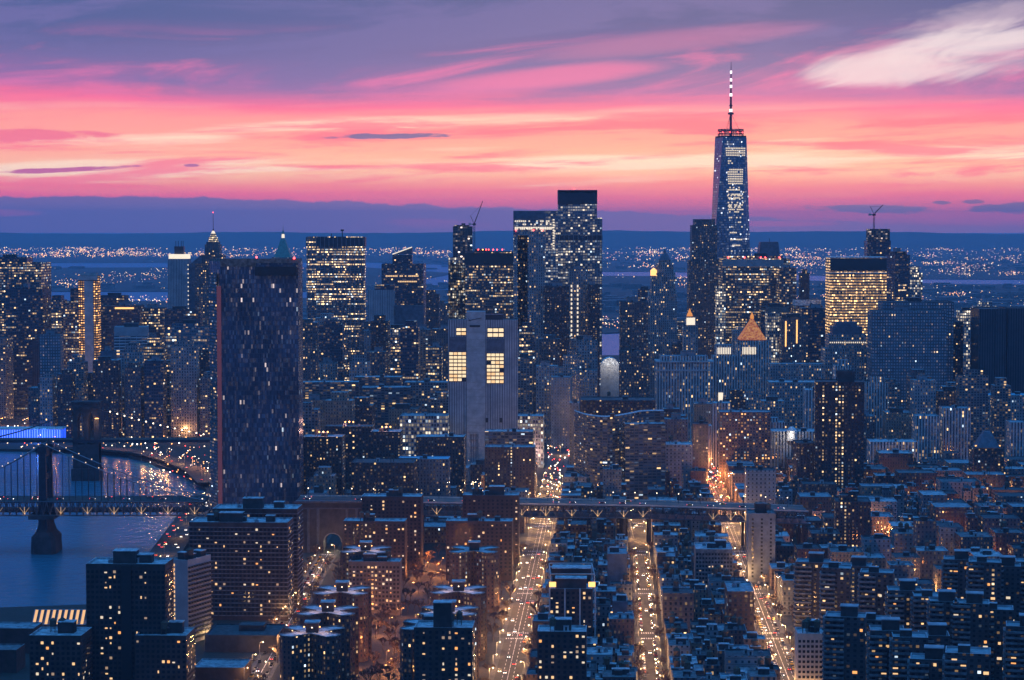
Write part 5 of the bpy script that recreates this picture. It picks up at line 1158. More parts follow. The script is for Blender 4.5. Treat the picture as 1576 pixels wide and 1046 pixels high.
def pack(zone, cat, name, y0, y1, xl, xr, lot, deps, hts, group):
    row = 0; Y = y0
    while Y < y1:
        d_ = R.uniform(*deps)
        if any(Y < c + 7 and Y + d_ > c - 7 for c in CROSS) or (Y < 1845 and Y + d_ > 1793):
            Y += 3; continue
        row += 1; x = xl(Y + d_); xe = xr(Y); i = 0
        while x < xe - 6:
            w_ = min(R.uniform(*lot), xe - x)
            if xe - x - w_ < 7: w_ = xe - x
            h = R.uniform(*hts) * (1.5 if R.random() < .09 else 1); dd = d_ * R.uniform(.78, .97)
            px = PIX(x + w_ / 2, Y, h)[0]
            if -25 < px < 1600 and aabb_free(x, x + w_, Y, Y + dd, .2):
                i += 1; mt = R.choice(LOTMATS); rf = R.choice(ROOFS); rot = GRIDR
                mb = MB(); mb.prism(rect(0, 0, w_ - .4, dd, rot), 0, h, 0, 1, WM[mt][1], par=R.choice((.5, .9, 1.3)))
                o = mb.build(name, [WM[mt][0], FLAT[rf]], loc=(x + w_ / 2, Y + dd / 2, 0))
                tag(o, f'{LOTCOL[mt]} {cat}, {RCOL[rf]} roof, {ordn(i) if i > 1 else "first"} from left, {ordn(row - 1)} row {zone}', cat, group)
                junk(o, w_ - 2, dd - 3, h - .9, rot, n=R.choice((2, 3, 3, 4)) if Y < 1800 else R.choice((0, 1, 2)))
                FOOT.append((x, x + w_, Y, Y + dd))
            x += w_
        Y += d_ + R.choice((0, .5, 4))
def fill(n, y0, y1, xl, xr, cat, name, where, hts, group):
    L_ = []
    for t_ in range(n):
        k = 1 - t_ / n; w_, dd = 7 + 11 * k * R.random(), 9 + 13 * k * R.random(); Y = R.uniform(y0, y1); a, b_ = xl(Y) + w_ / 2, xr(Y) - w_ / 2
        if b_ <= a or any(Y < c + 7 and Y + dd > c - 7 for c in CROSS): continue
        x = R.uniform(a, b_); h = R.uniform(*hts)
        if not aabb_free(x - w_ / 2, x + w_ / 2, Y, Y + dd, .3): continue
        mt = R.choice(LOTMATS); rf = R.choice(ROOFS); mb = MB(); mb.prism(rect(0, 0, w_, dd, GRIDR), 0, h, 0, 1, WM[mt][1], par=R.choice((.5, .9)))
        o = mb.build(name, [WM[mt][0], FLAT[rf]], loc=(x, Y + dd / 2, 0)); FOOT.append((x - w_ / 2, x + w_ / 2, Y, Y + dd)); junk(o, w_ - 2, dd - 2, h - .8, GRIDR, n=R.choice((1, 2)))
        L_.append((Y, o, LOTCOL[mt], RCOL[rf]))
    L_.sort(key=lambda q: q[0])
    for i, (Y, o, a, b_) in enumerate(L_): tag(o, f'{a} {cat}, {b_} roof, {ordn(i)} such from the bottom {where}', cat, group)
    print(name, len(L_))
A_, B_, C_, D_ = 'wide left avenue', 'middle street', 'right avenue', 'slanting left street'
pack('left of middle street', 'tenement', 'tenement', 1195, 1790, lambda y: ax(A_, y) + 14, lambda y: ax(B_, y) - 9.5, (11, 19), (19, 28), (13, 24), 'low houses between the avenues')
pack('right of middle street', 'tenement', 'tenement', 1195, 1790, lambda y: ax(B_, y) + 9.5, lambda y: ax(C_, y) - 11.5, (12, 21), (19, 28), (13, 22), 'low houses between the avenues')
pack('right of right avenue', 'row house', 'row_house', 1500, 1790, lambda y: ax(C_, y) + 12, lambda y: .235 * y + 22, (15, 26), (22, 34), (15, 30), 'blocks right of the right avenue')
pack('beyond viaduct, centre', 'loft building', 'loft_building', 1845, 2330, lambda y: ax(A_, y) + 14, lambda y: ax(B_, y) - 9.5, (17, 30), (24, 36), (14, 24), 'low blocks beyond the viaduct')
pack('beyond viaduct, between streets', 'loft building', 'loft_building', 1845, 2330, lambda y: ax(B_, y) + 9.5, lambda y: ax(C_, y) - 11.5, (17, 30), (24, 36), (14, 24), 'low blocks beyond the viaduct')
pack('beyond viaduct, right', 'loft building', 'loft_building', 1845, 2330, lambda y: ax(C_, y) + 12, lambda y: .235 * y + 22, (22, 40), (26, 42), (14, 27), 'low blocks beyond the viaduct')
pack('beyond viaduct, left', 'row house', 'row_house', 1845, 2330, lambda y: -130, lambda y: ax(A_, y) - 14, (20, 34), (24, 36), (12, 20), 'low blocks left of the wide avenue')
fill(2500, 1195, 1790, lambda y: ax(A_, y) + 12, lambda y: ax(B_, y) - 8.3, 'backyard house', 'backyard_house', 'left of middle street', (9, 20), 'small houses filling the block backs')
fill(2500, 1195, 1790, lambda y: ax(B_, y) + 8.3, lambda y: ax(C_, y) - 10, 'backyard house', 'backyard_house', 'right of middle street', (9, 20), 'small houses filling the block backs')
fill(1500, 1845, 2330, lambda y: ax(A_, y) + 12, lambda y: .235 * y + 20, 'walk-up house', 'walk_up_house', 'beyond the viaduct', (12, 22), 'small houses beyond the viaduct')

# ---- mid-distance blocks named one by one
MG = 'mid-rise blocks before the skyline'
MID = [
 ('apartment_slab', 'curving balconied slab, leftmost of the pale-roofed row right of the mosaic tower', 'apartment building', 462, 552, 588, 2480, 'slab_balcony', 24, .06, 'roof_silver'),
 ('apartment_slab', 'balconied slab with pale roof edge, middle of the row beyond the mosaic tower', 'apartment building', 545, 618, 580, 2540, 'slab_balcony', 24, -.05, 'roof_silver'),
 ('apartment_slab', 'balconied slab with curved pale cornice nearest the white telephone tower', 'apartment building', 556, 632, 596, 2440, 'slab_balcony', 24, .05, 'roof_silver'),
 ('apartment_slab', 'dotted dark slab left of the white telephone tower', 'apartment building', 622, 690, 588, 2500, 'slab_grid', 24, .0, 'roof_silver'),
 ('college_building', 'broad low building with glowing glass front and blue roof, left of the telephone tower', 'school building', 615, 692, 640, 2330, 'office_white', 40, .0, 'roof_blue'),
 ('housing_tower', 'brown brick tower with lamps on its lilac roof, right of the mosaic tower', 'apartment building', 466, 528, 672, 2020, 'brick_project', 26, .0, 'roof_silver'),
 ('housing_tower', 'brown brick tower with roof lamps between its twin and the dark dotted block', 'apartment building', 570, 618, 664, 2080, 'brick_project', 26, .0, 'roof_silver'),
 ('housing_tower', 'brown dotted tower just left of the telephone tower base', 'apartment building', 640, 716, 672, 2120, 'brick_project', 26, .0, 'roof_silver'),
 ('housing_tower', 'wide brick block with amber window pair, behind the brown towers', 'apartment building', 500, 574, 656, 2160, 'brick_umber', 24, .0, 'roof_mid'),
 ('housing_tower', 'dark low block with serrated roofs before the telephone tower', 'apartment building', 540, 640, 712, 1960, 'brick_umber', 40, .0, 'roof_dark'),
 ('market_hall', 'low hall with a long bright blue roof before the telephone tower', 'hall', 612, 692, 706, 2010, 'stucco_grey', 24, .0, 'roof_bright'),
 ('housing_tower', 'dark block with window columns right of the telephone tower base', 'apartment building', 746, 825, 688, 2090, 'brick_project', 26, .0, 'roof_blue'),
 ('housing_tower', 'layered pale-ledged block behind the telephone tower right corner', 'apartment building', 746, 822, 664, 2200, 'slab_balcony', 26, .0, 'roof_silver'),
 ('civic_block', 'low pink-lit terrace of lights at the foot of the crane skyscrapers', 'office building', 796, 838, 640, 2420, 'office_white', 30, .0, 'roof_silver'),
 ('police_block', 'brown-black cube with a wide overhanging top, centre', 'civic building', 893, 1012, 616, 2300, 'brick_umber', 50, .0, 'roof_dark'),
 ('office_block', 'pale blank cube left of the brown-black cube', 'office building', 876, 893, 620, 2360, 'stucco_pale', 30, .0, 'roof_silver'),
 ('apartment_block', 'grey stepped block with two chimneys below the bright white-striped tower', 'apartment building', 876, 921, 570, 2700, 'stone_grey', 30, .0, 'roof_mid'),
 ('apartment_block', 'pale narrow block left of the two-chimney block', 'apartment building', 848, 880, 580, 2640, 'stucco_pale', 26, .0, 'roof_blue'),
 ('apartment_block', 'arched white-faced hall glowing below the river gap', 'civic building', 924, 954, 562, 2880, 'concrete', 26, .0, 'roof_blue'),
 ('apartment_block', 'brownish tall block in front of the flat-topped brown tower', 'apartment building', 953, 1000, 540, 2780, 'stone_brown', 26, .0, 'roof_dark'),
 ('courthouse', 'civic block with pilastered front and lit attic above the orange crossing', 'civic building', 1098, 1126, 620, 2430, 'stone_pale', 26, .0, 'roof_silver'),
 ('apartment_block', 'brick apartment block with orange-lit windows below the golden pyramid tower', 'apartment building', 1108, 1188, 634, 2280, 'brick_lit', 30, .0, 'roof_blue'),
 ('courthouse', 'pale courthouse right of the orange-lit brick block', 'civic building', 1188, 1262, 664, 2300, 'stone_pale', 34, .0, 'roof_silver'),
 ('office_block', 'wide grey office with one continuous lit floor near its roof', 'office building', 1184, 1262, 588, 2620, 'stone_grey', 34, .0, 'roof_silver'),
 ('office_block', 'blue stepped office behind the wide grey one-lit-floor office', 'office building', 1186, 1270, 560, 2780, 'stone_grey', 30, .0, 'roof_blue'),
 ('office_block', 'stepped pale office under the government slab left corner', 'office building', 1240, 1280, 600, 2500, 'stone_pale', 30, .0, 'roof_silver'),
 ('courthouse', 'long pale court building below the checkered slab', 'civic building', 1340, 1415, 680, 2340, 'stone_pale', 34, .0, 'roof_silver'),
 ('court_tower', 'twin-ribbed court tower with lit vertical slots, left one', 'civic building', 1410, 1448, 640, 2400, 'stone_pale', 30, .0, 'roof_blue'),
 ('court_tower', 'ribbed court tower with lit vertical slots, right and taller one', 'civic building', 1452, 1496, 628, 2420, 'stone_pale', 30, .0, 'roof_blue'),
 ('office_block', 'dark pyramidal stepped building with a ring of amber light near its top', 'office building', 1500, 1548, 690, 2200, 'brick_umber', 34, .0, 'roof_dark'),
 ('office_block', 'pale ribbed office cut by the right edge beside the pyramidal building', 'office building', 1556, 1620, 650, 2360, 'stone_pale', 30, .0, 'roof_blue'),
 ('office_block', 'broad blue-roofed offices below the black windowless block', 'office building', 1500, 1600, 608, 2640, 'stone_grey', 34, .0, 'roof_bright'),
 ('apartment_block', 'white-topped block with a row of lit windows above the low roofs, centre right', 'office building', 1024, 1068, 684, 2150, 'stucco_pale', 30, .0, 'roof_silver'),
 ('apartment_block', 'dark narrow tower between the white-topped block and the right avenue', 'apartment building', 1066, 1092, 652, 2240, 'stone_brown', 24, .0, 'roof_dark'),
 ('apartment_block', 'pale ribbed block with glowing top beside the right avenue end', 'civic building', 1078, 1097, 655, 2420, 'stone_pale', 24, .0, 'roof_white'),
 ('apartment_block', 'slender apartment block standing among low roofs beyond the viaduct', 'apartment building', 928, 958, 722, 2000, 'stucco_grey', 20, .0, 'roof_mid'),
]
FLAT['roof_bright'] = plain('roof_bright_blue', (.22, .50, .62), .6, 0, .2, .1)
for t_ in MID: 
    nm, lb, ct, x0, x1, yt, Y, mt, dp, rt, rf = t_
    o = bld(nm, lb, ct, x0, x1, yt, Y, mt, dp, rt if rt else GRIDR, rf, group=MG, nj=2, big=False)
    if 'roof lamps' in lb or 'lamps on' in lb or 'amber window pair' in lb:
        h = AT(x0, yt, Y)[2]
        for dx_ in (-4, 0, 4): mb = MB(); mb.ball((dx_, -8, h + 4), .8); mb.build('roof_lamp', LITE['lamp_amber'], o)
        lamp_light(o, (0, -10, h + 5), 5000, (1, .5, .4))
    if 'ring of amber' in lb:
        h = AT(x0, yt, Y)[2]; mb = MB(); mb.prism(ngon(0, 0, 17, 4, .75), h, h + 16, 0, 0, poly2=ngon(0, 0, 5, 4, .75)); mb.build('pyramid_roof', FLAT['slate'], o)
        mb = MB(); mb.box(0, -6, 26, 1, h + 1, h + 2.2, bottom=True); mb.build('light_ring', LITE['crown_amber'], o)
    if 'arched white' in lb:
        h = AT(x0, yt, Y)[2]; pts = [(12 * math.cos(math.pi * k / 10), h - 2 + 12 * math.sin(math.pi * k / 10)) for k in range(11)]
        mb = MB()
        for a, b_ in zip(pts, pts[1:]): mb.face([(a[0], -12, a[1]), (b_[0], -12, b_[1]), (b_[0], 12, b_[1]), (a[0], 12, a[1])])
        mb.face([(p[0], -12, p[1]) for p in pts]); mb.build('barrel_roof', FLAT['roof_white'], o); lamp_light(o, (0, -30, h + 4), 12000, (1, .9, .75))
# rounded lit pediment on the pale courthouse
for o in list(COL.objects):
    if o.get('label', '').startswith('pale courthouse right'):
        h = AT(1200, 664, 2300)[2]; mb = MB(); x = XZ(1219, 2300, 680) - o.location.x
        mb.cyl(x, -15, 6, h - 10, h + 1, 12); mb.cyl(x, -15, 6, h + 1, h + 5, 12, 0, 2); mb.build('rotunda', FLAT['roof_white'], o); lamp_light(o, (x - 3, -26, h - 3), 3500, (1, .9, .75))
    if o.get('label', '').startswith('low pink-lit'): lamp_light(o, (0, -24, 20), 30000, (1, .6, .5))
# serpentine slab
def serpentine():
    fr = [(884, 2190), (905, 2140), (935, 2120), (965, 2150), (990, 2185), (1022, 2190)]; h = AT(950, 640, 2130)[2]
    P_ = []; 
    pts = [(XZ(px, Y, 680), Y) for px, Y in fr]; th = 15
    fine = []
    for i in range(len(pts) - 1):
        p0, p1, p2, p3 = pts[max(0, i - 1)], pts[i], pts[i + 1], pts[min(len(pts) - 1, i + 2)]
        for k in range(4):
            t = k / 4; fine.append(tuple(.5 * (2 * p1[j] + (p2[j] - p0[j]) * t + (2 * p0[j] - 5 * p1[j] + 4 * p2[j] - p3[j]) * t * t + (3 * p1[j] - p0[j] - 3 * p2[j] + p3[j]) * t ** 3) for j in (0, 1)))
    fine.append(pts[-1]); back = [(x, y + th) for x, y in fine][::-1]; ox, oy = pts[2]
    poly = [(x - ox, y - oy) for x, y in fine + back]
    mb = MB(); n = len(fine); u = 0; m_, cw, _ = WM['slab_balcony']
    for i in range(len(poly)):
        a, b_ = poly[i], poly[(i + 1) % len(poly)]; L = math.hypot(a[0] - b_[0], a[1] - b_[1]); Lu = max(1, round(L / cw)) * cw
        mb.face([(*a, 0), (*b_, 0), (*b_, h), (*a, h)], 0, [(u, 0), (u + Lu, 0), (u + Lu, h), (u, h)]); u += Lu
    for i in range(n - 1): mb.face([(*poly[i], h), (*poly[i + 1], h), (*poly[-2 - i], h), (*poly[-1 - i], h)], 1)
    o = mb.build('serpentine_block', [m_, FLAT['roof_silver']], loc=(ox, oy, 0)); tag(o, 'long wavy apartment slab with balconies before the brown-black cube', 'apartment building', MG)
    junk(o, 40, 6, h, 0, n=3); FOOT.append((min(p[0] for p in fine), max(p[0] for p in fine), 2115, 2210))
serpentine()
bld('apartment_slab', 'straight balconied slab joined to the right of the wavy slab', 'apartment building', 960, 1025, 652, 2120, 'slab_balcony', 16, .1, 'roof_silver', group=MG, nj=2, big=False)

# ---- unnamed infill: scattered towers whose tops stay under the skyline
def cluster(n, xr, yr, Yr, wr, mats, name, cat, where, group, tries=30):
    k = 0
    for _ in range(n * tries):
        if k >= n: break
        Y = R.uniform(*Yr); w_ = R.uniform(*wr); px = R.uniform(*xr); yt = R.uniform(*yr); X, _, h = AT(px, yt, Y); dp = R.uniform(20, 34)
        if h < 14 or not aabb_free(X - w_ / 2, X + w_ / 2, Y, Y + dp, 3): continue
        k += 1; mt = R.choice(mats); rf = R.choice(ROOFS[1:4] + ['roof_silver']); rot = R.choice((GRIDR, 0, .05, -.04))
        FOOT.append((X - w_ / 2, X + w_ / 2, Y, Y + dp)); mb = MB(); ml = [WM[mt][0], FLAT[rf]]
        mb.prism(rect(0, 0, w_, dp, rot), 0, h, 0, 1, WM[mt][1], par=.9)
        step_ = R.random() < .55
        if step_: mb.prism(rect(R.uniform(-2, 2), 1, w_ * .6, dp * .6, rot), h - 1, h + R.uniform(4, 10), 0, 1, WM[mt][1], par=.6)
        o = mb.build(name, ml, loc=(X, Y + dp / 2, 0)); o['_px'] = px
        CL.append((o, cat, where, LOTCOL.get(mt, 'grey'), step_, group, px, yt, Y))
        if not step_: junk(o, w_ * .9, dp * .9, h - .9, rot, True, R.choice((1, 1, 2)))
CL = []
DM = ['glass_dark', 'stone_grey', 'stone_brown', 'office_mixed', 'glass_blue', 'brick_umber', 'slab_grid', 'stone_grey']
cluster(26, (60, 320), (530, 610), (2760, 2900), (16, 34), DM, 'office_building', 'office building', 'at the far left waterfront', FD)
cluster(16, (440, 700), (480, 570), (2650, 3150), (18, 36), DM + ['office_white'], 'office_building', 'office building', 'below the yellow-floored slab', FD)
cluster(26, (455, 1000), (440, 520), (3650, 4250), (22, 40), DM, 'office_tower', 'office tower', 'in the far gaps left of centre', FD)
cluster(16, (790, 960), (500, 590), (2680, 2950), (15, 28), DM, 'office_building', 'office building', 'below the shouldered glass skyscraper', FD)
cluster(24, (1040, 1576), (470, 560), (3100, 4200), (20, 40), DM + ['office_white'], 'office_tower', 'office tower', 'behind the right civic towers', FD)
cluster(20, (1180, 1576), (560, 650), (2450, 2750), (18, 36), ['stone_grey', 'stone_pale', 'stone_brown', 'slab_grid', 'brick_tan'], 'office_building', 'office building', 'among the courts at right', MG)
cluster(16, (460, 860), (600, 690), (2140, 2640), (18, 36), ['slab_balcony', 'brick_project', 'brick_umber', 'slab_grid', 'brick_tan'], 'apartment_building', 'apartment building', 'around the white telephone tower', MG)
cluster(12, (860, 1180), (600, 690), (2350, 2640), (18, 30), ['stone_grey', 'brick_tan', 'brick_umber', 'stucco_grey'], 'office_building', 'office building', 'around the municipal block', MG)
cluster(26, (455, 1576), (690, 760), (1860, 2330), (16, 28), ['brick_umber', 'stucco_grey', 'brick_tan', 'brick_red', 'stucco_pale'], 'loft_tower', 'loft building', 'above low roofs beyond the viaduct', MG)
from collections import defaultdict
byw = defaultdict(list)
for c in CL: byw[c[2]].append(c)
for wh, cs in byw.items():
    cs.sort(key=lambda c: c[6])
    for i, c in enumerate(cs):
        tag(c[0], f'{c[3]} {"stepped " if c[4] else ""}{c[1]}, {ordn(i) if i else "first"} from left {wh}', c[1], c[5])
print('clusters', len(CL))

# ================================================================== WATERFRONT SHED, PARK
def shed():
    x0, y0 = G(48, 962, 6); x1, _ = G(131, 962, 6); r = empty('ferry_shed', ((x0 + x1) / 2, y0 + 10, 0)); w_ = x1 - x0
    tag(r, 'river shed with slanting ribs glowing amber beneath its pale roof', 'shed')
    mb = MB(); n = 9
    for k in range(n):
        a = -w_ / 2 + w_ * k / n; mb.face([(a, -8, 6), (a + w_ / n * .55, -8, 6), (a + w_ / n * .2, 9, 13), (a - w_ / n * .35, 9, 13)])
    mb.build('lit_roof', LITE['crown_amber2'], r)
    mb = MB()
    for k in range(n + 1):
        a = -w_ / 2 + w_ * k / n; mb.bar((a, -8, 6.2), (a - w_ / n * .35, 9, 13.2), .35)
    mb.bar((-w_ / 2, -8, 6), (w_ / 2, -8, 6), .4); mb.bar((-w_ / 2, 9, 13), (w_ / 2, 9, 13), .4); mb.build('roof_ribs', FLAT['steel_grey'], r)
    mb = MB(); mb.box(0, 2, w_, 18, 0, 5.8); mb.build('wall', FLAT['roof_mid'], r)
    x2, y2 = G(-30, 975, 8); x3, _ = G(44, 975, 8); o = MB(); w2 = x3 - x2
    o.prism([(-w2 / 2, -14), (w2 / 2 - 14, -14), (w2 / 2, 22), (-w2 / 2, 22)], 0, 9, 0, 1); o = o.build('warehouse', [FLAT['masonry'], FLAT['roof_dark']], loc=((x2 + x3) / 2, y2 + 14, 0)); tag(o, 'flat black warehouse roof at the river edge, left of the glowing shed', 'warehouse')
LITE['crown_amber2'] = glow('amber_roof', (1, .52, .18), 1.0)
shed()
o = MB(); x, y = G(375, 1000, 0); o.box(0, 0, 46, 40, 0, 11, GRIDR, 0, 1, 0, .8); o.box(4, 4, 16, 12, 10, 14, GRIDR, 0, 1); o = o.build('school_building', [FLAT['masonry'], FLAT['roof_dark']], loc=(x, y + 12, 0)); tag(o, 'low dark-roofed school building below the long balcony slabs', 'school building')
x, y = G(322, 985, 0)
for i, (dx_, dy_) in enumerate(((-6, 0), (2, 4))): lamp_light(None, (x + dx_, y + dy_, 5), 5000, (1, .6, .25))
o = MB(); x, y = G(345, 1040, 0); o.box(0, 0, 30, 26, 0, 9, GRIDR, 0, 1, 0, .8); o = o.build('school_building', [FLAT['brick_face'], FLAT['roof_blue']], loc=(x, y - 6, 0)); tag(o, 'small blue-roofed building on the bottom edge left of the slanting street', 'school building')
o = MB(); x, y = G(28, 1000, 0); o.box(0, 0, 30, 22, 0, 16, GRIDR, 0, 1, 0, .8); o = o.build('storage_building', [FLAT['brick_face'], FLAT['roof_blue']], loc=(x - 2, y, 0)); tag(o, 'small blue-roofed building in the lower left corner', 'storage building')
o = MB(); x, y = G(10, 1030, 0); o.box(0, 0, 22, 20, 0, 14, GRIDR, 0, 1, 0, .8); o = o.build('storage_building', [FLAT['brick_face'], FLAT['roof_mid']], loc=(x - 2, y, 0)); tag(o, 'grey-roofed building cut by the lower left corner', 'storage building')
o = MB(); x, y = G(925, 1035, 0); X0 = XZ(908, 1205, 1000); X1 = XZ(955, 1205, 1000)
o.box(0, 0, X1 - X0, 40, 0, 22, GRIDR, 0, 1, 0, .8)

# ================================================================== STREET LAMPS
LP = MB(); LP.bar((0, 0, 0), (0, 0, 9), .14); LP.bar((0, 0, 9), (2.2, 0, 9.6), .1); LP = LP.mesh('street_lamp', FLAT['steel_grey'])
LH = MB(); LH.ball((2.2, 0, 9.4), .36); LHW = LH.mesh('lamp_head', LITE['lamp_white'])
LH = MB(); LH.ball((2.2, 0, 9.4), .36); LHA = LH.mesh('lamp_head', LITE['lamp_amber'])
def lamp(x, y, label, group, amber=False, flip=False, e=2200, z=0, s=1.0, nm='street_lamp'):
    o = obj(nm, LP, None, (x, y, z)); tag(o, label, 'street lamp', group); o.rotation_euler.z = math.pi if flip else 0; o.scale = (s, s, s)
    h = obj('lamp_head', LHA if amber else LHW, o)
    if e: lamp_light(o, (2.2, 0, 8.7), e, (1, .34, .09) if amber else (1, .52, .19), .4)
    return o
for n, e, wt in ((A_, 9500, 23), (B_, 6500, 16), (C_, 10500, 19), (D_, 5000, 16)):
    for sd in (-1, 1):
        Y = 1195 + (18 if sd > 0 else 0); i = 0; ye = 2300 if n in (A_, C_) else 2000 if n == B_ else 1780
        while Y < ye:
            if not any(abs(Y - c) < 5 for c in CROSS) and not 1793 < Y < 1845:
                far = Y > 1845; amb = n == C_ and Y > 2050
                lamp(ax(n, Y) + sd * (wt / 2 - 1.5), Y, f'{ordn(i)} street lamp from the bottom on the {"left" if sd < 0 else "right"} kerb of the {n}', 'street lamps along the avenues', amb, sd > 0, e * (1.7 if far else 1)); i += 1
            Y += 40 if Y < 1850 else 60
# end of streets: blazing crossings
for i, (px, py, e, am) in enumerate(((520, 752, 22000, 0), (462, 770, 12000, 0), (500, 742, 14000, 0), (1092, 722, 16000, 1), (1104, 745, 16000, 1), (1080, 712, 9000, 0), (1200, 752, 22000, 1), (1215, 762, 14000, 1), (730, 735, 20000, 0), (728, 760, 12000, 0), (870, 655, 40000, 0), (885, 668, 30000, 0), (1545, 800, 9000, 1), (1562, 804, 9000, 1), (975, 830, 9000, 0), (840, 820, 9000, 0), (1115, 815, 9000, 0), (862, 700, 20000, 0))):
    x, y = G(px, py); lamp(x, y, f'tall floodlight on the bright crossing, {ordn(i) if i else "first"} of the far crossings counted along them', 'floodlights at far crossings', bool(am), e=e, s=1.3, nm='floodlight')
# courtyard lamps, amber
k = 0
CY_ = []
while k < 34:
    x, y = R.uniform(-132, -20), R.uniform(1190, 1770)
    if aabb_free(x, x, y, y, 2) and all(math.hypot(x - a, y - b_) > 16 for a, b_ in CY_): CY_.append((x, y)); k += 1
for px, py in ((600, 965), (618, 950), (640, 960), (612, 1000), (628, 985), (600, 1030), (640, 1035), (655, 868), (636, 872), (672, 880), (690, 905), (762, 948), (770, 935), (590, 1040), (646, 1010)):
    CY_.append(G(px, py))
CY_.sort(key=lambda p: p[1])
for i, (x, y) in enumerate(CY_):
    o = lamp(x, y, f'{ordn(i)} amber path lamp counted away from us in the housing courtyards', 'amber lamps in the courtyards', True, e=10500 if i % 5 < 3 else 3500, s=.7, nm='path_lamp')
# lamps along the highway and the far left quays
def qlamp(pts, n, jit, z, lab, amber=.5, e=6000, s=1.2):
    for i in range(n):
        t = i / max(1, n - 1) * (len(pts) - 1); a = min(int(t), len(pts) - 2); f_ = t - a
        x = pts[a][0] * (1 - f_) + pts[a + 1][0] * f_ + R.uniform(-jit, jit); y = pts[a][1] * (1 - f_) + pts[a + 1][1] * f_ + R.uniform(-jit, jit)
        lamp(x, y, f'{ordn(i)} lamp {lab}', 'lamps along the river road', R.random() < amber, e=e, z=z, s=s)
qlamp(HW, 9, 0, 6, 'counted up the river highway before the steel bridge', .2, 4000, .9)
qlamp(HW2, 16, 9, 5, 'counted leftwards on the waterfront road beyond the bridges', .6, 3500)
qlamp(HW3, 8, 6, 0, 'counted leftwards on the inner quay road', .5, 6000)
qlamp([G(316, 680), G(220, 664), G(160, 655)], 14, 22, 0, 'counted leftwards on the plaza behind the masonry bridge', .5, 9000)
qlamp([G(110, 650), G(60, 640), G(0, 632)], 12, 30, 0, 'counted leftwards at the foot of the far left towers', .4, 9000)
qlamp([G(100, 655), G(0, 655)], 8, 14, 0, 'counted leftwards behind the blue pavilion', .4, 9000)
k = 0
for _ in range(4000):
    if k >= 62: break
    Y = R.uniform(1500, 2330); x = R.uniform(ax(C_, Y) + 14, .235 * Y)
    if aabb_free(x, x, Y, Y, 1) and not 1790 < Y < 1845:
        SCAT = globals().setdefault('SCAT', []); SCAT.append((x, Y)); k += 1
SCAT.sort(key=lambda p: p[1])
for i, (x, y) in enumerate(SCAT): lamp(x, y, f'{ordn(i)} side street lamp counted away from us among the right-hand low blocks', 'side street lamps at right', R.random() < .6, e=10000 if R.random() < .5 else 4000)

# ================================================================== VEHICLES
def carmesh(col, nm):
    mt = plain(nm, col, .3, .3, .05); mb = MB()
    prof = [(-2.25, .35), (-2.2, .85), (-1.5, .95), (-1.0, 1.42), (.7, 1.45), (1.35, .98), (2.15, .82), (2.25, .4)]
    for a, b_ in zip(prof, prof[1:]):
        g = 1 if (a[1] > .93 and b_[1] > .93 and abs(a[1] - b_[1]) > .2) else 0
        mb.face([(-.88, a[0], a[1]), (.88, a[0], a[1]), (.88, b_[0], b_[1]), (-.88, b_[0], b_[1])][::-1], g)
    for s_ in (-1, 1):
        mb.face([(s_ * .88, y, z) for y, z in (prof if s_ > 0 else prof[::-1])], 0)
        mb.face([(s_ * .89, y, z) for y, z in ((-1.35, .98), (-.95, 1.36), (.65, 1.38), (1.15, 1.0))], 1)
    return mb.mesh('car_body', [mt, DPANE])
CARC = [('white', (.7, .7, .7)), ('black', (.02, .02, .02)), ('silver', (.4, .41, .42)), ('red', (.3, .03, .03)), ('yellow', (.7, .42, .04)), ('grey', (.15, .15, .16))]
CARM = [(n_, carmesh(c, 'paint_' + n_)) for n_, c in CARC]
WHL = MB()
for s_ in (-1, 1):
    pass
w1 = MB()
ring = [(.33 * math.cos(a), .33 * math.sin(a)) for a in [2 * math.pi * k / 10 for k in range(10)]]
w1.face([(.1, y, z) for y, z in ring]); w1.face([(-.1, y, z) for y, z in ring][::-1])
for a, b_ in zip(ring, ring[1:] + ring[:1]): w1.face([(-.1, *a), (.1, *a), (.1, *b_), (-.1, *b_)])
WHL = w1.mesh('wheel', FLAT['dark_metal'])
h1 = MB(); h1.box(0, 0, .5, .14, -.15, .15, bottom=True); HL = h1.mesh('headlight', LITE['head']); TL = h1.mesh('taillight', LITE['tail'])
HL.materials.clear(); HL.materials.append(LITE['head'])
def car(x, y, z, ang, towards, lit, label, group, parts=True, k=None):
    n_, me = CARM[k if k is not None else R.randrange(6)]
    o = obj('car', me, None, (x, y, z)); o.rotation_euler.z = ang + (math.pi if towards else 0); o.scale = (1.05, 1.05, 1.1)
    tag(o, label.replace('#', n_), 'car', group)
    if parts:
        for sx in (-.8, .8):
            for sy in (-1.35, 1.4): obj('wheel', WHL, o, (sx, sy, .33))
    if lit:
        for sx in (-.6, .6): obj('headlight', HL, o, (sx, 2.28, .68)); obj('taillight', TL, o, (sx, -2.3, .78))
    return o
PK = [0]; PKS = []
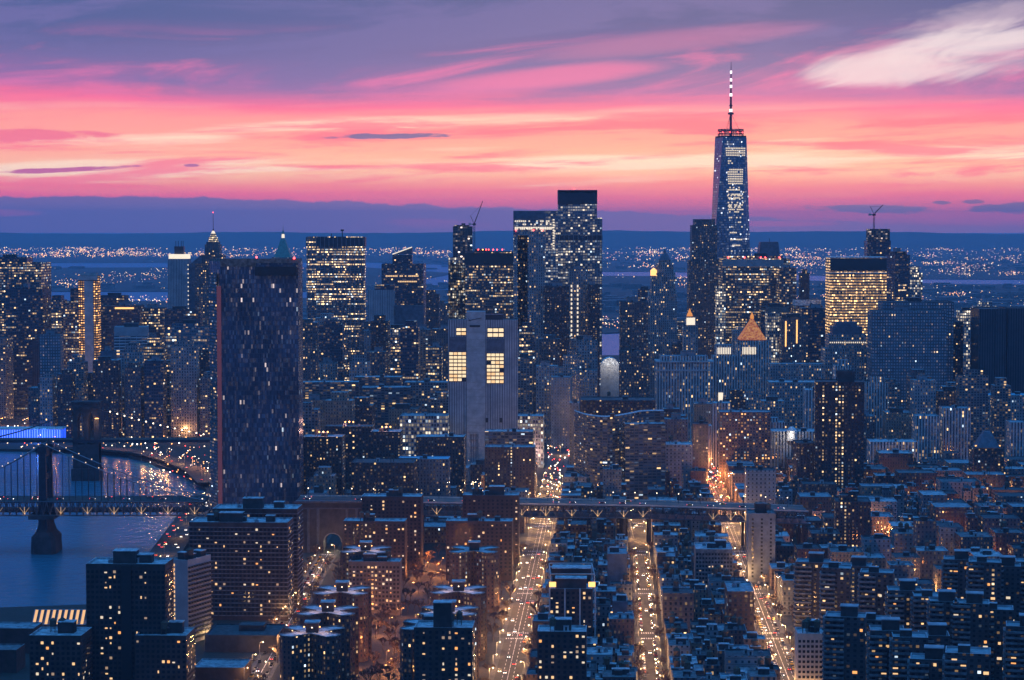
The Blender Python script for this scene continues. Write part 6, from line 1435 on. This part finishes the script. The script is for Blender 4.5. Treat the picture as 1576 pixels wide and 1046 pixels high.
def traffic(n, lanes, y0, y1, gap, towards_l, parked):
    wr = AV[n][2]; a = -math.atan(AV[n][0]); cnt = 0
    for l in lanes:
        Y = y0 + R.uniform(0, 20)
        while Y < y1:
            if not 1796 < Y < 1840 or True:
                t_ = l < 0 if towards_l else l > 0
                car(ax(n, Y) + l, Y, .08, a, t_, True, f'{ordn(cnt)} moving # car counted lane by lane on the {n}', f'cars driving on the {n}', Y < 1500); cnt += 1
            Y += R.uniform(*gap)
    cnt = 0
    if parked:
        for s_ in (-1, 1):
            Y = 1190
            while Y < 1770:
                if not any(abs(Y - c) < 14 for c in CROSS) and R.random() < .75:
                    if PK[0] >= 100: PKS.append((ax(n, Y) + s_ * (wr / 2 - 1.2), Y, a)); Y += R.uniform(6.5, 12); continue
                    PK[0] += 1; cnt += 1; car(ax(n, Y) + s_ * (wr / 2 - 1.2), Y, .08, a, s_ < 0, False, f'{ordn(cnt)} parked # car from the bottom, {"left" if s_ < 0 else "right"} kerb of the {n}', f'cars parked on the {n}', False)
                Y += R.uniform(6.5, 12)
traffic(A_, (-5.6, -2.2, 2.2, 5.6), 1190, 1790, (45, 130), True, False)
traffic(C_, (-3, 2.4), 1190, 1790, (45, 120), True, True)
traffic(B_, (.5,), 1190, 1780, (90, 180), False, True)
traffic(D_, (-2.2, 2.2), 1190, 1775, (35, 110), True, True)
def along(pts, offs, gap, z, grp, lab, tow):
    c_ = 0
    for a, b_ in zip(pts, pts[1:]):
        d = Vector((b_[0] - a[0], b_[1] - a[1])); L = d.length; d /= L; ang = math.atan2(-d.x, d.y); n_ = Vector((d.y, -d.x))
        for o_ in offs:
            t = R.uniform(0, gap)
            while t < L:
                c_ += 1; car(a[0] + d.x * t + n_.x * o_, a[1] + d.y * t + n_.y * o_, z, ang, (o_ > 0) == tow, True, f'{ordn(c_)} # car counted upstream on the {lab}', grp, False); t += R.uniform(.5, 1.6) * gap
along(HW, (-9, -5.5, 4.5, 8), 48, 6.05, 'cars on the river highway', 'river highway before the steel bridge', True)
along(HW2, (-5.5, 5), 80, 5.05, 'cars on the far waterfront road', 'waterfront road beyond the bridges', True)
xs = XZ(-20, 1800)
def deckcars(xa, xb, y, z, gap, lab, tow):
    x = xa; i = 0
    while x < xb:
        px = PIX(x, 1800, 40)[0]; car(x, y, decktop(px) + .03 if z is None else z, -math.pi / 2, tow, True, f'{ordn(i)} # car from the left {lab}', 'cars crossing on the bridge deck', False); i += 1; x += R.uniform(.5, 1.7) * gap
deckcars(XZ(-10, 1800), XZ(308, 1800), 1812, None, 20, 'on the steel bridge near lane', False)
deckcars(XZ(-10, 1800), XZ(308, 1800), 1824, None, 40, 'on the steel bridge far lane', True)
deckcars(XZ(470, 1800), XZ(1235, 1800), 1812, None, 26, 'on the viaduct near lane', False)
deckcars(XZ(470, 1800), XZ(1235, 1800), 1826, None, 50, 'on the viaduct far lane', True)
mb = MB()
for (x, y, a) in PKS:
    mb.box(x, y, 1.8, 4.4, .3, .95, -a + 0 * a, R.randrange(6), bottom=True); mb.box(x, y - .2, 1.6, 2.2, .95, 1.45, -a, 6)
o = mb.build('parked_cars', [CARM[k][1].materials[0] for k in range(6)] + [DPANE]); tag(o, 'rows of further parked cars along the kerbs', 'parked cars', kind='stuff')
# distant traffic glow in the far canyons
mb = MB(); mats_ = [LITE['head'], LITE['tail'], LITE['lamp_amber'], LITE['lamp_white']]
def dots(n, x0, x1, y0, y1, r, w=(4, 4, 2, 3), z=(1, 3)):
    for _ in range(n):
        x, y = G(R.uniform(x0, x1), R.uniform(y0, y1)); s_ = r * y / 2400 * R.uniform(.5, 1.2)
        zz = R.uniform(*z); mb.ball((x, y, zz), s_, R.choices((0, 1, 2, 3), w)[0], 4)
dots(120, 842, 885, 655, 770, .8, (3, 5, 2, 4)); dots(120, 1072, 1115, 712, 775, .8, (3, 4, 5, 2)); dots(50, 970, 992, 715, 770, .7, (3, 3, 1, 4)); dots(40, 720, 745, 705, 770, .7, (1, 0, 1, 6))
dots(40, 500, 535, 715, 765, .8, (3, 1, 3, 3)); dots(220, 0, 320, 630, 690, .7, (2, 2, 4, 4)); dots(70, 225, 320, 690, 745, .7, (3, 3, 4, 1)); dots(60, 1340, 1576, 740, 790, .6, (1, 1, 5, 3)); dots(30, 1180, 1240, 745, 775, .8, (1, 0, 5, 2))
dots(260, 460, 1576, 690, 775, .4, (1, 1, 4, 4), (4, 20)); dots(160, 1180, 1576, 740, 850, .35, (1, 1, 4, 4), (2, 16))
o = mb.build('distant_traffic', mats_); tag(o, 'specks of headlights and lamps deep in the far street canyons', 'city lights', kind='stuff')

# ================================================================== TREES
def treemesh(seed, h=9.5):
    r = random.Random(seed); t = MB(); cr = MB(); t.bar((0, 0, 0), (0, 0, h * .38), .2, 0, 5)
    def grow(p, d, L, rad, dep):
        q = p + d * L
        cr.bar(tuple(p), tuple(q), max(rad, .09), 0, 3)
        if dep == 0: return
        for _ in range(3 if dep > 1 else 4):
            nd = (d + Vector((r.uniform(-1, 1), r.uniform(-1, 1), r.uniform(-.25, .7))) * .75).normalized(); grow(p + d * L * r.uniform(.55, 1), nd, L * r.uniform(.6, .8), rad * .6, dep - 1)
    for k in range(5):
        a = 2 * math.pi * k / 5 + r.uniform(-.4, .4); grow(Vector((0, 0, h * .34)), Vector((math.cos(a) * .65, math.sin(a) * .65, 1)).normalized(), h * .27, .12, 3)
    return t.mesh('trunk', FLAT['bark']), cr.mesh('crown', FLAT['twig'])
FLAT['twig'] = plain('twig', (.11, .075, .06), .9, 0, .3, 1)
TM = [treemesh(s_) for s_ in (3, 8, 21)]
def tree(x, y, label, group):
    a, b_ = R.choice(TM); o = obj('bare_tree', a, None, (x, y, 0)); c = obj('crown', b_, o); o.rotation_euler.z = R.uniform(0, 6.28); s_ = R.uniform(.95, 1.45); o.scale = (s_, s_, s_); tag(o, label, 'tree', group)
TP = []
for _ in range(9000):
    if len(TP) >= 185: break
    x, y = R.uniform(-138, ax(A_, 1200) - 4 + 20), R.uniform(1190, 1780)
    if x > ax(A_, y) - 15 or not aabb_free(x, x, y, y, 3.5) or any(math.hypot(x - a, y - b_) < 7 for a, b_ in TP): continue
    TP.append((x, y))
TP.sort(key=lambda p: p[1])
for i, (x, y) in enumerate(TP): tree(x, y, f'{ordn(i)} bare tree counted away from us in the housing courtyards', 'bare courtyard trees')
i = 0
for Y in range(1200, 1480, 12):
    for _ in (0, 1):
        x = ax(C_, Y) + R.uniform(13, 40)
        if aabb_free(x, x, Y, Y, 3): tree(x, Y + R.uniform(-3, 3), f'{ordn(i)} bare tree counted up the right side of the right avenue', 'bare trees by the right avenue'); i += 1

for n_, wt, sd0 in ((A_, 23, (-1, 1)), (B_, 16, (-1, 1)), (C_, 19, (-1, 1)), (D_, 16, (-1, 1))):
    for sd in sd0:
        i = 0
        for Y in range(1200, 1780, 22):
            if any(abs(Y - c) < 9 for c in CROSS): continue
            if R.random() < .4: tree(ax(n_, Y) + sd * (wt / 2 - .9), Y + R.uniform(-3, 3), f'{ordn(i) if i else "first"} street tree from the bottom, {"left" if sd < 0 else "right"} kerb of the {n_}', 'bare street trees'); i += 1

# ================================================================== FAR LIGHTS
mb = MB(); mb2 = MB(); FLM = [LITE['f_white'], LITE['f_warm'], LITE['f_amber'], LITE['f_rose']]
def farlights(n, x0, x1, ya, yb, sz, w=(3, 5, 3, 1), bias=1.0, clump=True):
    c = None
    for i in range(n):
        if clump and (c is None or R.random() < .12): c = (R.uniform(x0, x1), ya + (yb - ya) * R.random() ** bias, R.uniform(4, 26))
        px = c[0] + R.gauss(0, c[2]) if clump else R.uniform(x0, x1); py = c[1] + R.gauss(0, .9) if clump else R.uniform(ya, yb)
        if not (x0 <= px <= x1 and ya - 1 <= py <= yb + 1): continue
        x, y = G(px, py); s_ = sz * y / 3350 * R.choice((.35, .4, .5, .5, .7, 1.0)); z = R.uniform(6, 20)
        m_ = R.choices((0, 1, 2, 3), w)[0]; mb.ball((x, y, z + s_), s_, m_, 4)
farlights(1700, -20, 700, 377, 398, 1.0, (4, 7, 3, 1))
farlights(350, -20, 250, 384, 398, 1.0, (3, 7, 3, 1))
farlights(800, 700, 1280, 380, 402, 1.0)
farlights(450, 925, 1250, 380, 414, 1.0, (5, 4, 1, 3))
farlights(1500, 1180, 1600, 372, 428, .9, (4, 5, 2, 3), .8)
farlights(600, 0, 480, 414, 446, .8, (4, 4, 2, 1)); farlights(240, 560, 1280, 425, 500, .9, (3, 4, 3, 2)); farlights(500, 1180, 1600, 440, 500, .9, (3, 4, 3, 2)); farlights(60, 0, 1576, 362, 376, .7)
farlights(70, 180, 262, 463, 472, .95, (4, 2, 1, 3), 1, False); farlights(60, 925, 965, 496, 510, 1.0, (3, 1, 1, 5), 1, False)
farlights(160, 480, 760, 430, 520, .9, (3, 4, 3, 2))
o = mb.build('town_lights', FLM); tag(o, 'thousands of tiny town lights spread across the far plain', 'city lights', kind='stuff')
mb = MB()
for _ in range(1500):
    px, py = R.uniform(-20, 1600), 395 + 110 * R.random()
    x, y = G(px, py)
    if (400 < py < 413 and px < 560) or (446 < py < 478 and px < 560) or (415 < py < 440): continue
    mb.box(x, y, R.uniform(20, 90), R.uniform(20, 60), 0, R.uniform(6, 22), R.uniform(-.4, .4))
o = mb.build('distant_houses', FLAT['roof_mid']); tag(o, 'low sprawl of distant town roofs beyond the bays', 'houses', kind='stuff')

# ================================================================== HAZE
m = bpy.data.materials.new('haze'); m.use_nodes = True; nt = m.node_tree; nt.nodes.clear()
pv = nt.nodes.new('ShaderNodeVolumePrincipled'); mo = nt.nodes.new('ShaderNodeOutputMaterial'); nt.links.new(pv.outputs[0], mo.inputs['Volume'])
pv.inputs['Color'].default_value = (.58, .78, 1.0, 1); pv.inputs['Density'].default_value = HAZE; pv.inputs['Anisotropy'].default_value = .0
m.cycles.homogeneous_volume = True
mb = MB(); mb.box(0, 20000, 80000, 44000, -5, 560, bottom=True)
if HAZE: o = mb.build('haze', m); tag(o, 'thin blue dusk haze', 'haze', kind='stuff')
